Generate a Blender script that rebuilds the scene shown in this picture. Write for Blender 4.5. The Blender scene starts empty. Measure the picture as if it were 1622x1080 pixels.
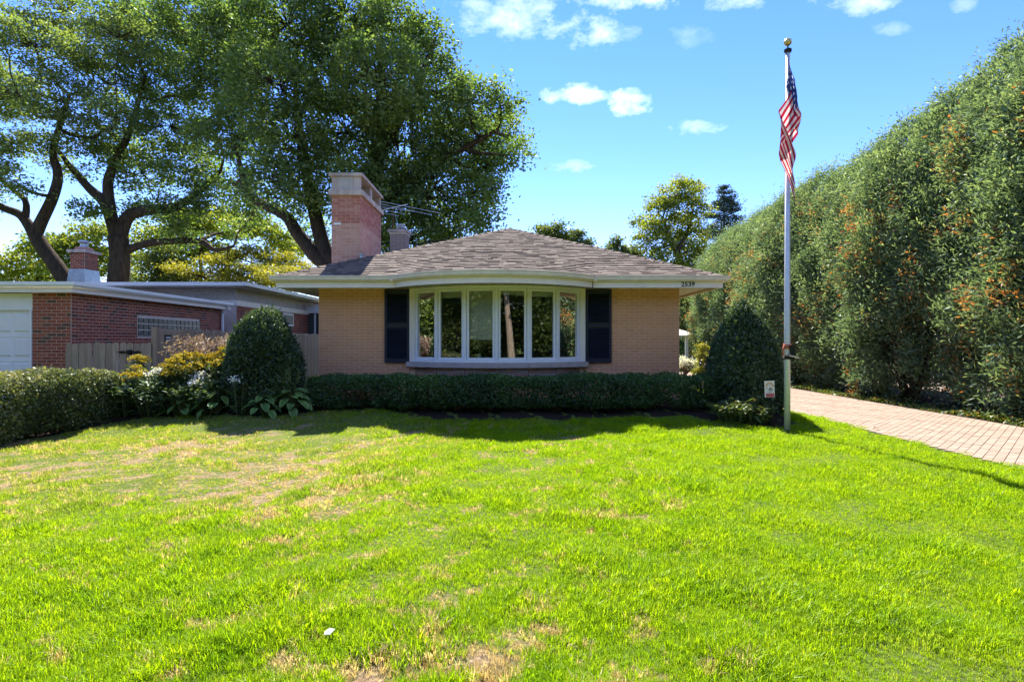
import bpy, math, random
import numpy as np
from mathutils import Vector, Matrix

R = math.radians
rng = np.random.default_rng(7)
random.seed(7)
sc = bpy.context.scene
COL = sc.collection

# ------------------------------------------------------------------ camera
EYE = 1.5
F = 900.0                                   # focal length in photo pixels
cam_d = bpy.data.cameras.new('camera')
cam = bpy.data.objects.new('camera', cam_d); COL.objects.link(cam)
cam.location = (0, 0, EYE); cam.rotation_euler = (R(90), 0, 0)
cam_d.sensor_width = 36; cam_d.lens = 36 * F / 1622
cam_d.clip_start = 0.05; cam_d.clip_end = 3000
sc.camera = cam

# ------------------------------------------------------------------ light
SUN_EL, SUN_AZ = R(51), R(-10.5)            # azimuth from +Y towards +X
sun_dir = Vector((math.sin(SUN_AZ)*math.cos(SUN_EL), math.cos(SUN_AZ)*math.cos(SUN_EL), math.sin(SUN_EL)))
SKY_STRENGTH, SUN_STRENGTH, EXPOSURE = 0.118, 3.7, 2.2
ld = bpy.data.lights.new('sun', 'SUN'); ld.energy = SUN_STRENGTH; ld.angle = R(0.5); ld.color = (1, 0.95, 0.86)
sun = bpy.data.objects.new('sun', ld); COL.objects.link(sun)
sun.rotation_euler = (-sun_dir).to_track_quat('-Z', 'Y').to_euler(); sun.location = sun_dir * 60

world = bpy.data.worlds.new('World'); sc.world = world; world.use_nodes = True
def build_world():
    nt = world.node_tree; N = nt.nodes; L = nt.links
    N.clear()
    out = N.new('ShaderNodeOutputWorld'); bg = N.new('ShaderNodeBackground')
    bg.inputs['Strength'].default_value = SKY_STRENGTH
    sky = N.new('ShaderNodeTexSky'); sky.sky_type = 'NISHITA'; sky.sun_disc = False
    sky.sun_elevation = SUN_EL; sky.sun_rotation = SUN_AZ
    sky.air_density = 1.0; sky.dust_density = 0.0; sky.ozone_density = 2.5
    tc = N.new('ShaderNodeTexCoord'); sep = N.new('ShaderNodeSeparateXYZ')
    L.new(tc.outputs['Generated'], sep.inputs[0])
    def m(op, a, b=None, c=None, clamp=False):
        n = N.new('ShaderNodeMath'); n.operation = op; n.use_clamp = clamp
        for i, v in enumerate((a, b, c)):
            if v is None: continue
            if isinstance(v, (int, float)): n.inputs[i].default_value = v
            else: L.new(v, n.inputs[i])
        return n.outputs[0]
    yy = m('MAXIMUM', sep.outputs['Y'], 0.05)
    u = m('DIVIDE', sep.outputs['X'], yy); v = m('DIVIDE', sep.outputs['Z'], yy)
    ns = N.new('ShaderNodeTexNoise'); ns.inputs['Scale'].default_value = 20; ns.inputs['Detail'].default_value = 9
    ns.inputs['Roughness'].default_value = 0.66
    mp = N.new('ShaderNodeMapping'); mp.inputs['Scale'].default_value = (1, 1, 1.7)
    L.new(tc.outputs['Generated'], mp.inputs[0]); L.new(mp.outputs[0], ns.inputs['Vector'])
    nz = m('SUBTRACT', ns.outputs['Fac'], 0.5)
    total = None
    clouds = [(911, 149, 58, 19, 1.0), (1000, 161, 38, 24, 1.0), (1102, 202, 52, 13, .55), (905, 262, 40, 13, .5), (925, 42, 78, 34, .8),
              (795, 22, 85, 48, .6), (858, 4, 45, 20, .6), (1000, 0, 90, 20, .85), (1160, 2, 55, 18, .6), (1372, 6, 85, 20, .65), (1408, 45, 42, 14, .35),
              (1525, 6, 24, 16, .3), (965, 50, 60, 20, .35), (1095, 58, 40, 20, .2), (1290, -60, 120, 40, .8), (700, -70, 150, 50, .8), (480, -120, 150, 60, .8)]
    for (px, py, a, b, w) in clouds:
        du = m('DIVIDE', m('SUBTRACT', u, (px-811)/F), a/F); dv = m('DIVIDE', m('SUBTRACT', v, (540-py)/F), b/F)
        d = m('ADD', m('MULTIPLY', du, du), m('MULTIPLY', dv, dv))
        val = m('SUBTRACT', 0.85, d)
        val = m('ADD', val, m('MULTIPLY', nz, 5.0))
        val = m('MULTIPLY', m('MULTIPLY', val, 0.44, clamp=True), w*.9)
        total = val if total is None else m('MAXIMUM', total, val)
    # unseen clouds over the rest of the dome, added to brighten the shade
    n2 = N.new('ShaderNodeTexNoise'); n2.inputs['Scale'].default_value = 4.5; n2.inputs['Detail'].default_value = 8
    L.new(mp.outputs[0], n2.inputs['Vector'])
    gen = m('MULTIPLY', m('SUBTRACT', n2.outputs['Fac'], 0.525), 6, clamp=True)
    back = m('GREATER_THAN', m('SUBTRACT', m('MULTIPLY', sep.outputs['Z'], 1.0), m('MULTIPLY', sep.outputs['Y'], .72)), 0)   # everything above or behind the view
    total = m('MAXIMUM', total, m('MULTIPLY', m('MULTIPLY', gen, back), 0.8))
    up = m('MULTIPLY', sep.outputs['Z'], 14, clamp=True)
    total = m('MULTIPLY', total, up)
    hsv = N.new('ShaderNodeHueSaturation'); hsv.inputs['Saturation'].default_value = 1.27; hsv.inputs['Hue'].default_value = 0.508; hsv.inputs['Value'].default_value = .9
    L.new(sky.outputs[0], hsv.inputs['Color'])
    tint = N.new('ShaderNodeMix'); tint.data_type = 'RGBA'; tint.blend_type = 'MULTIPLY'; tint.inputs['Factor'].default_value = 1
    tint.inputs['B'].default_value = (.62, .565, .73, 1); L.new(hsv.outputs[0], tint.inputs['A'])
    mix = N.new('ShaderNodeMix'); mix.data_type = 'RGBA'
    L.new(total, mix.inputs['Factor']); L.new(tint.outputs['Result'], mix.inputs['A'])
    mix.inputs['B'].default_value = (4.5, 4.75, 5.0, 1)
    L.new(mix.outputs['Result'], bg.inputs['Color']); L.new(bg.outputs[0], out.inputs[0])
build_world()

sc.view_settings.view_transform = 'Standard'; sc.view_settings.look = 'None'
sc.view_settings.gamma = 1; sc.view_settings.exposure = EXPOSURE
sc.render.engine = 'CYCLES'
cy = sc.cycles
cy.max_bounces = 6; cy.diffuse_bounces = 3; cy.glossy_bounces = 3; cy.transmission_bounces = 4; cy.transparent_max_bounces = 8
cy.use_denoising = True; cy.caustics_reflective = False; cy.caustics_refractive = False
cy.sample_clamp_indirect = 6

# ------------------------------------------------------------------ material helpers
def srgb(r, g, b):
    f = lambda c: (c/255/12.92) if c/255 <= 0.04045 else ((c/255+0.055)/1.055)**2.4
    return (f(r), f(g), f(b), 1)
def rgba(c): return (c[0], c[1], c[2], 1)
class NT:
    def __init__(s, name):
        s.mat = bpy.data.materials.new(name); s.mat.use_nodes = True
        s.N = s.mat.node_tree.nodes; s.L = s.mat.node_tree.links
        s.N.clear(); s.out = s.N.new('ShaderNodeOutputMaterial')
    def n(s, t, **kw):
        x = s.N.new(t)
        for k, v in kw.items():
            if hasattr(x, k): setattr(x, k, v)
        return x
    def link(s, a, b): s.L.new(a, b)
    def pos(s): return s.n('ShaderNodeNewGeometry').outputs['Position']
    def noise(s, scale, detail=4, vec=None, rough=.55, dist=0):
        x = s.n('ShaderNodeTexNoise'); x.inputs['Scale'].default_value = scale; x.inputs['Detail'].default_value = detail
        x.inputs['Roughness'].default_value = rough; x.inputs['Distortion'].default_value = dist
        s.link(vec if vec is not None else s.pos(), x.inputs['Vector']); return x.outputs['Fac']
    def scalevec(s, sx, sy, sz):
        x = s.n('ShaderNodeMapping'); x.inputs['Scale'].default_value = (sx, sy, sz); s.link(s.pos(), x.inputs[0]); return x.outputs[0]
    def ramp(s, fac, stops):
        x = s.n('ShaderNodeValToRGB'); e = x.color_ramp.elements
        while len(e) < len(stops): e.new(0.5)
        for i, (p, c) in enumerate(stops): e[i].position = p; e[i].color = rgba(c)
        s.link(fac, x.inputs[0]); return x.outputs[0]
    def mix(s, fac, a, b, mode='MIX'):
        x = s.n('ShaderNodeMix'); x.data_type = 'RGBA'; x.blend_type = mode
        for k, v in (('Factor', fac), ('A', a), ('B', b)):
            if isinstance(v, (int, float)): x.inputs[k].default_value = v
            elif isinstance(v, tuple): x.inputs[k].default_value = rgba(v)
            else: s.link(v, x.inputs[k])
        return x.outputs['Result']
    def math(s, op, a, b=0.0, clamp=False):
        x = s.n('ShaderNodeMath'); x.operation = op; x.use_clamp = clamp
        for i, v in enumerate((a, b)):
            if isinstance(v, (int, float)): x.inputs[i].default_value = v
            else: s.link(v, x.inputs[i])
        return x.outputs[0]
    def attr(s, name):
        x = s.n('ShaderNodeAttribute'); x.attribute_name = name; return x.outputs['Fac']
    def rnd(s):            # per-object random + per-piece attribute
        o = s.n('ShaderNodeObjectInfo').outputs['Random']
        return s.math('FRACT', s.math('ADD', o, s.attr('rnd')))
    def bsdf(s, color, rough=.7, metal=0, bump=None, bstr=.3, bdist=.01, spec=.3):
        b = s.n('ShaderNodeBsdfPrincipled'); b.inputs['Roughness'].default_value = rough; b.inputs['Metallic'].default_value = metal
        b.inputs['Specular IOR Level'].default_value = spec
        if isinstance(color, tuple): b.inputs['Base Color'].default_value = rgba(color)
        else: s.link(color, b.inputs['Base Color'])
        if bump is not None:
            bp = s.n('ShaderNodeBump'); bp.inputs['Strength'].default_value = bstr; bp.inputs['Distance'].default_value = bdist
            s.link(bump, bp.inputs['Height']); s.link(bp.outputs[0], b.inputs['Normal'])
        s.link(b.outputs[0], s.out.inputs[0]); return s.mat

def m_plain(name, c, rough=.6, metal=0, var=.15, scale=6, spec=.3, streak=False):
    t = NT(name); v = t.scalevec(1, 1, .15) if streak else None
    n = t.noise(scale, 5, vec=v)
    lo = tuple(x*(1-var) for x in c[:3]); hi = tuple(min(1, x*(1+var)) for x in c[:3])
    col = t.ramp(n, [(.3, lo), (.7, hi)])
    return t.bsdf(col, rough, metal, bump=t.noise(scale*9, 3), bstr=.12, bdist=.004, spec=spec)

def m_leaf(name, stops, trans=.45, tcol=(1.25, 1.15, .55), gloss=.035, patch=None):
    t = NT(name)
    col = t.ramp(t.attr('rnd'), stops)
    if patch: col = t.mix(t.math('MULTIPLY', t.math('SUBTRACT', t.noise(patch[0], 3), .45, ), 3, clamp=True), col, patch[1], 'MIX')
    d = t.n('ShaderNodeBsdfDiffuse'); t.link(col, d.inputs[0])
    tr = t.n('ShaderNodeBsdfTranslucent'); t.link(t.mix(1.0, col, tcol, 'MULTIPLY'), tr.inputs[0])
    a = t.n('ShaderNodeMixShader'); a.inputs[0].default_value = trans; t.link(d.outputs[0], a.inputs[1]); t.link(tr.outputs[0], a.inputs[2])
    g = t.n('ShaderNodeBsdfGlossy'); g.inputs['Roughness'].default_value = .45; g.inputs[0].default_value = (.8, .85, .8, 1)
    b = t.n('ShaderNodeMixShader'); b.inputs[0].default_value = gloss; t.link(a.outputs[0], b.inputs[1]); t.link(g.outputs[0], b.inputs[2])
    t.link(b.outputs[0], t.out.inputs[0]); return t.mat

def m_brick(name, stops, stain=(.3, .25, .2), stain_amt=.25):
    t = NT(name)
    col = t.ramp(t.rnd(), stops)
    col = t.mix(t.math('MULTIPLY', t.noise(1.3, 5), stain_amt), col, stain)
    col = t.mix(t.math('MULTIPLY', t.noise(40, 3), .25), col, tuple(x*.7 for x in stops[len(stops)//2][1]))
    return t.bsdf(col, .88, bump=t.noise(120, 3), bstr=.4, bdist=.004, spec=.15)

M = {}
M['buff'] = m_brick('buff_brick', [(0, (.68, .33, .16)), (.3, (.74, .37, .18)), (.6, (.77, .40, .20)), (.85, (.70, .34, .17)), (1, (.79, .43, .23))], stain=(.62, .38, .26))
M['buff_mortar'] = m_plain('buff_mortar', (.85, .54, .35), .95, var=.1)
M['pink'] = m_brick('pink_brick', [(0, (.54, .28, .21)), (.5, (.60, .34, .26)), (1, (.64, .39, .31))], stain=(.58, .38, .31))
M['rose'] = m_brick('rose_brick', [(0, (.42, .14, .10)), (.5, (.50, .20, .15)), (1, (.56, .28, .22))], stain=(.4, .26, .22))
M['grey_brick'] = m_brick('grey_brick', [(0, (.30, .23, .19)), (1, (.38, .29, .25))])
M['red'] = m_brick('red_brick', [(0, (.28, .070, .040)), (.25, (.36, .10, .055)), (.5, (.24, .055, .036)), (.72, (.40, .135, .07)), (.80, (.14, .055, .04)), (.90, (.09, .07, .048)), (1, (.30, .085, .05))], stain=(.25, .13, .1), stain_amt=.2)
M['red_mortar'] = m_plain('grey_mortar', (.60, .47, .38), .95, var=.15)
M['white'] = m_plain('white_paint', (.80, .79, .75), .45, var=.04, scale=3)
M['cream'] = m_plain('cream_trim', (.82, .73, .62), .5, var=.06, scale=3, streak=True)
M['gutter'] = m_plain('gutter_paint', (.78, .68, .55), .4, var=.12, scale=5, streak=False)
M['vinyl'] = m_plain('white_vinyl', (.82, .82, .82), .3, var=.02)
M['soffit'] = m_plain('soffit_paint', (.60, .55, .44), .7, var=.08)
M['navy'] = m_plain('navy_paint', (.016, .020, .034), .5, var=.15)
M['stone_sill'] = m_plain('limestone', (.46, .39, .34), .85, var=.15, scale=8)
M['concrete'] = m_plain('weathered_concrete', (.47, .37, .31), .9, var=.35, scale=7, streak=True)
M['metal'] = m_plain('galvanised', (.45, .48, .5), .35, .9, var=.15)
M['alu'] = m_plain('aluminium_pole', (.62, .63, .64), .42, .35, var=.06, scale=20)
M['gold'] = m_plain('gilt_ball', (.55, .42, .16), .35, .7, var=.2)
M['black'] = m_plain('black_iron', (.012, .012, .013), .45, .3)
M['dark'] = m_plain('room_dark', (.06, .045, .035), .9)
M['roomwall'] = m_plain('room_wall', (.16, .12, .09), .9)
M['shade'] = m_plain('roller_shade', (.82, .80, .70), .85, var=.05)
M['wire'] = m_plain('antenna_wire', (.5, .5, .5), .4, .7)
M['rust'] = m_plain('rusty_mast', (.16, .08, .045), .8)
M['stucco'] = m_plain('grey_board', (.46, .41, .36), .8)
M['roofgrey'] = m_plain('flat_roof', (.42, .41, .40), .9, var=.25)
M['orange'] = m_plain('sign_orange', (.75, .38, .12), .6); M['signwhite'] = m_plain('sign_white', (.75, .70, .66), .6); M['signred'] = m_plain('sign_red', (.55, .12, .13), .6)
M['signlilac'] = m_plain('sign_lilac', (.55, .45, .62), .6)
M['redrope'] = m_plain('red_rope', (.50, .13, .07), .9)
M['mulch'] = None; M['bark'] = None

def m_bark(name, lo, hi):
    t = NT(name); v = t.scalevec(1, 1, .22)
    n = t.noise(9, 7, vec=v, rough=.65)
    return t.bsdf(t.ramp(n, [(.3, lo), (.7, hi)]), .95, bump=n, bstr=.7, bdist=.05, spec=.1)
M['bark'] = m_bark('dark_bark', (.025, .018, .012), (.085, .062, .042))
M['bark2'] = m_bark('brown_bark', (.05, .035, .025), (.14, .10, .07))
M['pale_bark'] = m_bark('pale_bark', (.30, .22, .16), (.55, .42, .32))
M['stem'] = m_plain('green_stem', (.10, .13, .04), .8)

t = NT('fence_wood')
n1 = t.noise(7, 6, vec=t.scalevec(6, 6, .5), rough=.7)
c = t.ramp(n1, [(.25, (.20, .14, .085)), (.5, (.46, .34, .23)), (.75, (.60, .47, .33))])
c = t.mix(t.math('MULTIPLY', t.rnd(), .75), c, (.28, .20, .135)); c = t.mix(t.math('MULTIPLY', t.math('SUBTRACT', t.noise(2, 3), .45), 1.6, clamp=True), c, (.30, .24, .12))
M['fence'] = t.bsdf(c, .9, bump=n1, bstr=.5, bdist=.01, spec=.1)

t = NT('shingle')
c = t.ramp(t.rnd(), [(0, (.088, .068, .054)), (.30, (.105, .082, .066)), (.38, (.140, .112, .090)), (.7, (.178, .144, .115)), (1, (.215, .176, .142))])
c = t.mix(t.math('MULTIPLY', t.noise(90, 2), .4), c, (.10, .075, .062))
c = t.mix(t.math('MULTIPLY', t.noise(1.1, 4), .3), c, (.12, .095, .085))
M['shingle'] = t.bsdf(c, .95, bump=t.noise(200, 2), bstr=.5, bdist=.004, spec=.1)
t = NT('roof_deck')
v = t.n('ShaderNodeTexBrick'); t.link(t.pos(), v.inputs['Vector']); v.inputs['Scale'].default_value = 3
v.inputs['Color1'].default_value = (.13, .095, .08, 1); v.inputs['Color2'].default_value = (.2, .15, .125, 1); v.inputs['Mortar'].default_value = (.05, .038, .03, 1)
M['deck'] = t.bsdf(v.outputs[0], .95, spec=.1)
t = NT('brick_texture_wall')
tc = t.n('ShaderNodeTexCoord'); sp = t.n('ShaderNodeSeparateXYZ'); t.link(tc.outputs['Object'], sp.inputs[0])
cb = t.n('ShaderNodeCombineXYZ'); t.link(t.math('ADD', sp.outputs[0], sp.outputs[1]), cb.inputs[0]); t.link(sp.outputs[2], cb.inputs[1])
v = t.n('ShaderNodeTexBrick'); t.link(cb.outputs[0], v.inputs['Vector']); v.inputs['Scale'].default_value = 1
v.inputs['Brick Width'].default_value = .225; v.inputs['Row Height'].default_value = .066; v.inputs['Mortar Size'].default_value = .008
v.inputs['Color1'].default_value = (.50, .27, .165, 1); v.inputs['Color2'].default_value = (.58, .33, .2, 1); v.inputs['Mortar'].default_value = (.6, .42, .28, 1)
M['buff_far'] = t.bsdf(v.outputs[0], .9, spec=.1)

t = NT('paver')
c = t.ramp(t.rnd(), [(0, (.25, .178, .130)), (.4, (.275, .205, .155)), (.75, (.30, .230, .178)), (1, (.265, .18, .132))])
c = t.mix(t.math('MULTIPLY', t.noise(.9, 5), .3), c, (.245, .185, .14)); c = t.mix(t.math('MULTIPLY', t.noise(70, 3), .3), c, (.22, .165, .125))
M['paver'] = t.bsdf(c, .9, bump=t.noise(150, 3), bstr=.4, bdist=.004, spec=.15)
M['sand'] = m_plain('joint_sand', (.24, .18, .135), .98, var=.3, scale=20)

t = NT('mulch')
n1 = t.noise(45, 6, rough=.75)
M['mulch'] = t.bsdf(t.ramp(n1, [(.3, (.012, .009, .007)), (.6, (.05, .035, .026)), (.8, (.10, .07, .05))]), .98, bump=n1, bstr=1, bdist=.04, spec=.05)
M['asphalt'] = m_plain('asphalt', (.055, .055, .055), .9, var=.3, scale=30)
M['kerb'] = m_plain('kerb_concrete', (.38, .36, .33), .9, var=.15)

t = NT('lawn_soil')
big = t.noise(.9, 6, rough=.6); fine = t.noise(38, 5, rough=.75)
dry = t.ramp(fine, [(.3, (.07, .048, .028)), (.5, (.26, .185, .11)), (.72, (.46, .35, .22))])
grn = t.ramp(fine, [(.25, (.035, .055, .012)), (.55, (.12, .16, .035)), (.8, (.24, .26, .07))])
c = t.mix(t.math('MULTIPLY', t.math('SUBTRACT', t.attr('bare'), .02), 1.4, clamp=True), grn, dry)
M['ground'] = t.bsdf(c, .98, bump=fine, bstr=1, bdist=.03, spec=.05)

# glass: mostly clear pane, reflecting more at grazing angles
t = NT('window_glass')
fr = t.n('ShaderNodeFresnel'); fr.inputs['IOR'].default_value = 1.6
tr = t.n('ShaderNodeBsdfTransparent'); tr.inputs[0].default_value = (.90, .93, .91, 1)
gl = t.n('ShaderNodeBsdfGlossy'); gl.inputs['Roughness'].default_value = .0; gl.inputs[0].default_value = (.95, .95, .95, 1)
mx = t.n('ShaderNodeMixShader'); t.link(t.math('ADD', fr.outputs[0], .05, clamp=True), mx.inputs[0]); t.link(tr.outputs[0], mx.inputs[1]); t.link(gl.outputs[0], mx.inputs[2])
t.link(mx.outputs[0], t.out.inputs[0]); M['glass'] = t.mat
t = NT('glass_block')
M['gblock'] = t.bsdf(t.ramp(t.rnd(), [(0, (.03, .04, .034)), (1, (.075, .09, .075))]), .35, bump=t.noise(25, 2), bstr=.25, bdist=.01, spec=.4)

# ------------------------------------------------------------------ mesh helpers
W = {}                                        # world matrix of each parent
def reg(o, p, mw=None):
    """link o, parent it to p keeping world transform mw"""
    COL.objects.link(o)
    mw = mw or Matrix.Identity(4)
    o.matrix_basis = mw; W[o.name] = mw
    if p is not None:
        o.parent = p; o.matrix_parent_inverse = W[p.name].inverted()
    return o
def tag(o, label=None, cat=None, group=None, kind=None):
    if label: o['label'] = label
    if cat: o['category'] = cat
    if group: o['group'] = group
    if kind: o['kind'] = kind
    return o
def empty(name, loc, label, cat, group=None):
    o = bpy.data.objects.new(name, None); o.empty_display_size = .2
    reg(o, None, Matrix.Translation(Vector(loc))); return tag(o, label, cat, group)

class MB:
    def __init__(s): s.v = []; s.f = []; s.r = []
    def poly(s, pts, rnd=0.0):
        b = len(s.v); s.v += [tuple(p) for p in pts]; s.f.append(tuple(range(b, b+len(pts)))); s.r += [rnd]*len(pts)
    def add(s, vs, fs, rnd=0.0):
        b = len(s.v); s.v += [tuple(p) for p in vs]; s.f += [tuple(i+b for i in f) for f in fs]; s.r += [rnd]*len(vs); return s
    def box(s, x0, x1, y0, y1, z0, z1, rnd=0.0):
        vs = [(x, y, z) for x in (x0, x1) for y in (y0, y1) for z in (z0, z1)]
        return s.add(vs, [(0, 1, 3, 2), (4, 6, 7, 5), (0, 4, 5, 1), (2, 3, 7, 6), (0, 2, 6, 4), (1, 5, 7, 3)], rnd)
    def obox(s, o, ax, ay, az, rnd=0.0):
        """box with corner o and edge vectors"""
        o, ax, ay, az = map(Vector, (o, ax, ay, az))
        vs = [o + ax*i + ay*j + az*k for i in (0, 1) for j in (0, 1) for k in (0, 1)]
        return s.add(vs, [(0, 1, 3, 2), (4, 6, 7, 5), (0, 4, 5, 1), (2, 3, 7, 6), (0, 2, 6, 4), (1, 5, 7, 3)], rnd)
    def frustum(s, c0, w0, d0, c1, w1, d1):
        vs = [(c0[0]+sx*w0/2, c0[1]+sy*d0/2, c0[2]) for sx, sy in ((-1, -1), (1, -1), (1, 1), (-1, 1))] + [(c1[0]+sx*w1/2, c1[1]+sy*d1/2, c1[2]) for sx, sy in ((-1, -1), (1, -1), (1, 1), (-1, 1))]
        return s.add(vs, [(3, 2, 1, 0), (4, 5, 6, 7)] + [(i, (i+1) % 4, (i+1) % 4+4, i+4) for i in range(4)])
    def tube(s, pts, rad, n=8, cap=True, rnd=0.0):
        pts = [Vector(p) for p in pts]; b0 = len(s.v); prev = None
        if not hasattr(rad, '__len__'): rad = [rad]*len(pts)
        for i, p in enumerate(pts):
            d = (pts[min(i+1, len(pts)-1)] - pts[max(i-1, 0)])
            if d.length < 1e-6: d = Vector((0, 0, 1))
            d.normalize()
            if prev is None:
                a = d.orthogonal().normalized()
            else:
                a = prev - d*prev.dot(d)
                a = a.normalized() if a.length > 1e-5 else d.orthogonal().normalized()
            prev = a; bb = d.cross(a)
            for k in range(n):
                t = 2*math.pi*k/n; s.v.append(tuple(p + (a*math.cos(t) + bb*math.sin(t))*rad[i])); s.r.append(rnd)
        for i in range(len(pts)-1):
            for k in range(n):
                s.f.append((b0+i*n+k, b0+i*n+(k+1) % n, b0+(i+1)*n+(k+1) % n, b0+(i+1)*n+k))
        if cap:
            s.f.append(tuple(b0+k for k in reversed(range(n)))); e = b0+(len(pts)-1)*n; s.f.append(tuple(e+k for k in range(n)))
        return s
    def lathe(s, c, prof, n=16):
        b = len(s.v)
        for r, z in prof:
            for k in range(n):
                t = 2*math.pi*k/n; s.v.append((c[0]+r*math.cos(t), c[1]+r*math.sin(t), c[2]+z)); s.r.append(0)
        for i in range(len(prof)-1):
            for k in range(n): s.f.append((b+i*n+k, b+i*n+(k+1) % n, b+(i+1)*n+(k+1) % n, b+(i+1)*n+k))
        s.f.append(tuple(b+k for k in reversed(range(n)))); e = b+(len(prof)-1)*n; s.f.append(tuple(e+k for k in range(n)))
        return s
    def sweep(s, prof, path, close=True):
        """profile of (out, z) swept along 2-D path; out is to the right-hand side of travel"""
        P = [Vector((p[0], p[1], 0)) for p in path]; n = len(prof); b = len(s.v)
        for i, p in enumerate(P):
            d0 = (P[i]-P[i-1]).normalized() if i > 0 else (P[1]-P[0]).normalized()
            d1 = (P[i+1]-P[i]).normalized() if i < len(P)-1 else d0
            n0 = Vector((d0.y, -d0.x, 0)); n1 = Vector((d1.y, -d1.x, 0)); nn = (n0+n1).normalized(); k = 1/max(.3, nn.dot(n0))
            for o, z in prof: s.v.append((p.x+nn.x*o*k, p.y+nn.y*o*k, z)); s.r.append(0)
        for i in range(len(P)-1):
            for j in range(n if close else n-1):
                s.f.append((b+i*n+j, b+(i+1)*n+j, b+(i+1)*n+(j+1) % n, b+i*n+(j+1) % n))
        if close:
            s.f.append(tuple(b+j for j in range(n))); e = b+(len(P)-1)*n; s.f.append(tuple(e+j for j in reversed(range(n))))
        return s
    def mesh(s, name, mat, smooth=False):
        me = bpy.data.meshes.new(name); me.from_pydata(s.v, [], s.f)
        a = me.attributes.new('rnd', 'FLOAT', 'POINT'); a.data.foreach_set('value', s.r)
        me.materials.append(M[mat] if isinstance(mat, str) else mat)
        if smooth: me.shade_smooth()
        me.update(); return me
    def build(s, name, mat, parent=None, smooth=False, mw=None):
        return reg(bpy.data.objects.new(name, s.mesh(name, mat, smooth)), parent, mw)
def piece(name, me, parent, mw): return reg(bpy.data.objects.new(name, me), parent, mw)
def BOX(*a): return MB().box(*a)

def px(x, y, Y): return Vector(((x-811)/F*Y, Y, EYE+(540-y)/F*Y))    # a place at depth Y

# ---- leaves -----------------------------------------------------------------
def unit(a): return a/np.maximum(np.linalg.norm(a, axis=1, keepdims=True), 1e-9)
def leaf_mesh(name, P, A, Nn, Ln, Wd, rnd, mat, fold=0.0):
    """one diamond per leaf: centre P, long axis A, rough normal Nn"""
    n = len(P); A = unit(A); B = unit(np.cross(Nn, A)); C = np.cross(A, B)
    Ln = np.broadcast_to(Ln, (n,))[:, None]; Wd = np.broadcast_to(Wd, (n,))[:, None]
    V = np.empty((n, 4, 3)); V[:, 0] = P-A*Ln*.5; V[:, 1] = P+B*Wd*.5+A*Ln*.08+C*Wd*fold; V[:, 2] = P+A*Ln*.5; V[:, 3] = P-B*Wd*.5+A*Ln*.08+C*Wd*fold
    me = bpy.data.meshes.new(name)
    me.vertices.add(4*n); me.vertices.foreach_set('co', V.reshape(-1).astype(np.float32))
    me.loops.add(4*n); me.loops.foreach_set('vertex_index', np.arange(4*n, dtype=np.int32))
    me.polygons.add(n); me.polygons.foreach_set('loop_start', np.arange(0, 4*n, 4, dtype=np.int32))
    a = me.attributes.new('rnd', 'FLOAT', 'POINT'); a.data.foreach_set('value', np.repeat(rnd, 4).astype(np.float32))
    me.materials.append(M[mat] if isinstance(mat, str) else mat); me.update(calc_edges=True); return me
def rdir(n, zb=0.0):
    v = unit(rng.normal(size=(n, 3))); v[:, 2] += zb; return unit(v)

M['leaf_tree'] = m_leaf('big_tree_leaves', [(0, (.060, .100, .036)), (.45, (.118, .178, .058)), (.8, (.180, .238, .064)), (1, (.28, .31, .07))], trans=.55, tcol=(1.2, 1.3, .5))
M['leaf_locust'] = m_leaf('locust_leaves', [(0, (.066, .098, .042)), (.5, (.135, .184, .066)), (1, (.28, .31, .10))], trans=.55, tcol=(1.2, 1.3, .5))
M['leaf_bright'] = m_leaf('sunny_leaves', [(0, (.10, .15, .022)), (.5, (.20, .26, .04)), (1, (.34, .36, .05))], trans=.58)
M['leaf_mid'] = m_leaf('mid_green_leaves', [(0, (.05, .08, .025)), (.5, (.10, .145, .040)), (1, (.20, .23, .06))], trans=.5)
M['leaf_yellow'] = m_leaf('yellow_green_leaves', [(0, (.12, .15, .02)), (.5, (.25, .26, .03)), (1, (.40, .36, .05))], trans=.5)
M['needle_blue'] = m_leaf('blue_green_needles', [(0, (.025, .05, .040)), (.6, (.055, .095, .07)), (1, (.10, .15, .10))], trans=.2)
M['yew'] = m_leaf('yew_needles', [(0, (.022, .045, .022)), (.5, (.052, .096, .038)), (.85, (.085, .145, .050)), (1, (.14, .20, .06))], trans=.25, gloss=.05)
M['boxleaf'] = m_leaf('hedge_leaves', [(0, (.022, .048, .020)), (.5, (.055, .115, .034)), (.85, (.09, .17, .042)), (1, (.16, .23, .05))], trans=.3, gloss=.03)
M['privet'] = m_leaf('privet_leaves', [(0, (.040, .062, .024)), (.5, (.090, .125, .044)), (.85, (.17, .195, .08)), (1, (.28, .28, .14))], trans=.3, gloss=.03)
M['arbor'] = m_leaf('arborvitae_sprays', [(0, (.055, .098, .060)), (.4, (.125, .200, .118)), (.75, (.215, .305, .165)), (.9, (.35, .43, .23)), (.935, (.36, .31, .15)), (.965, (.42, .21, .08)), (1, (.36, .14, .05))], trans=.45, gloss=.025)
M['perennial'] = m_leaf('perennial_leaves', [(0, (.024, .048, .022)), (.5, (.060, .105, .042)), (.85, (.11, .165, .07)), (1, (.20, .24, .10))], trans=.35, gloss=.025)
M['golden'] = m_leaf('goldenrod_bloom', [(0, (.24, .19, .02)), (.5, (.42, .33, .03)), (1, (.55, .45, .06))], trans=.3, gloss=.02)
M['plume'] = m_leaf('dry_plumes', [(0, (.22, .14, .10)), (.5, (.42, .30, .23)), (1, (.62, .48, .38))], trans=.3, gloss=.02)
M['petal'] = m_leaf('white_petals', [(0, (.6, .62, .58)), (1, (.85, .85, .82))], trans=.3, gloss=.02)
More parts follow.
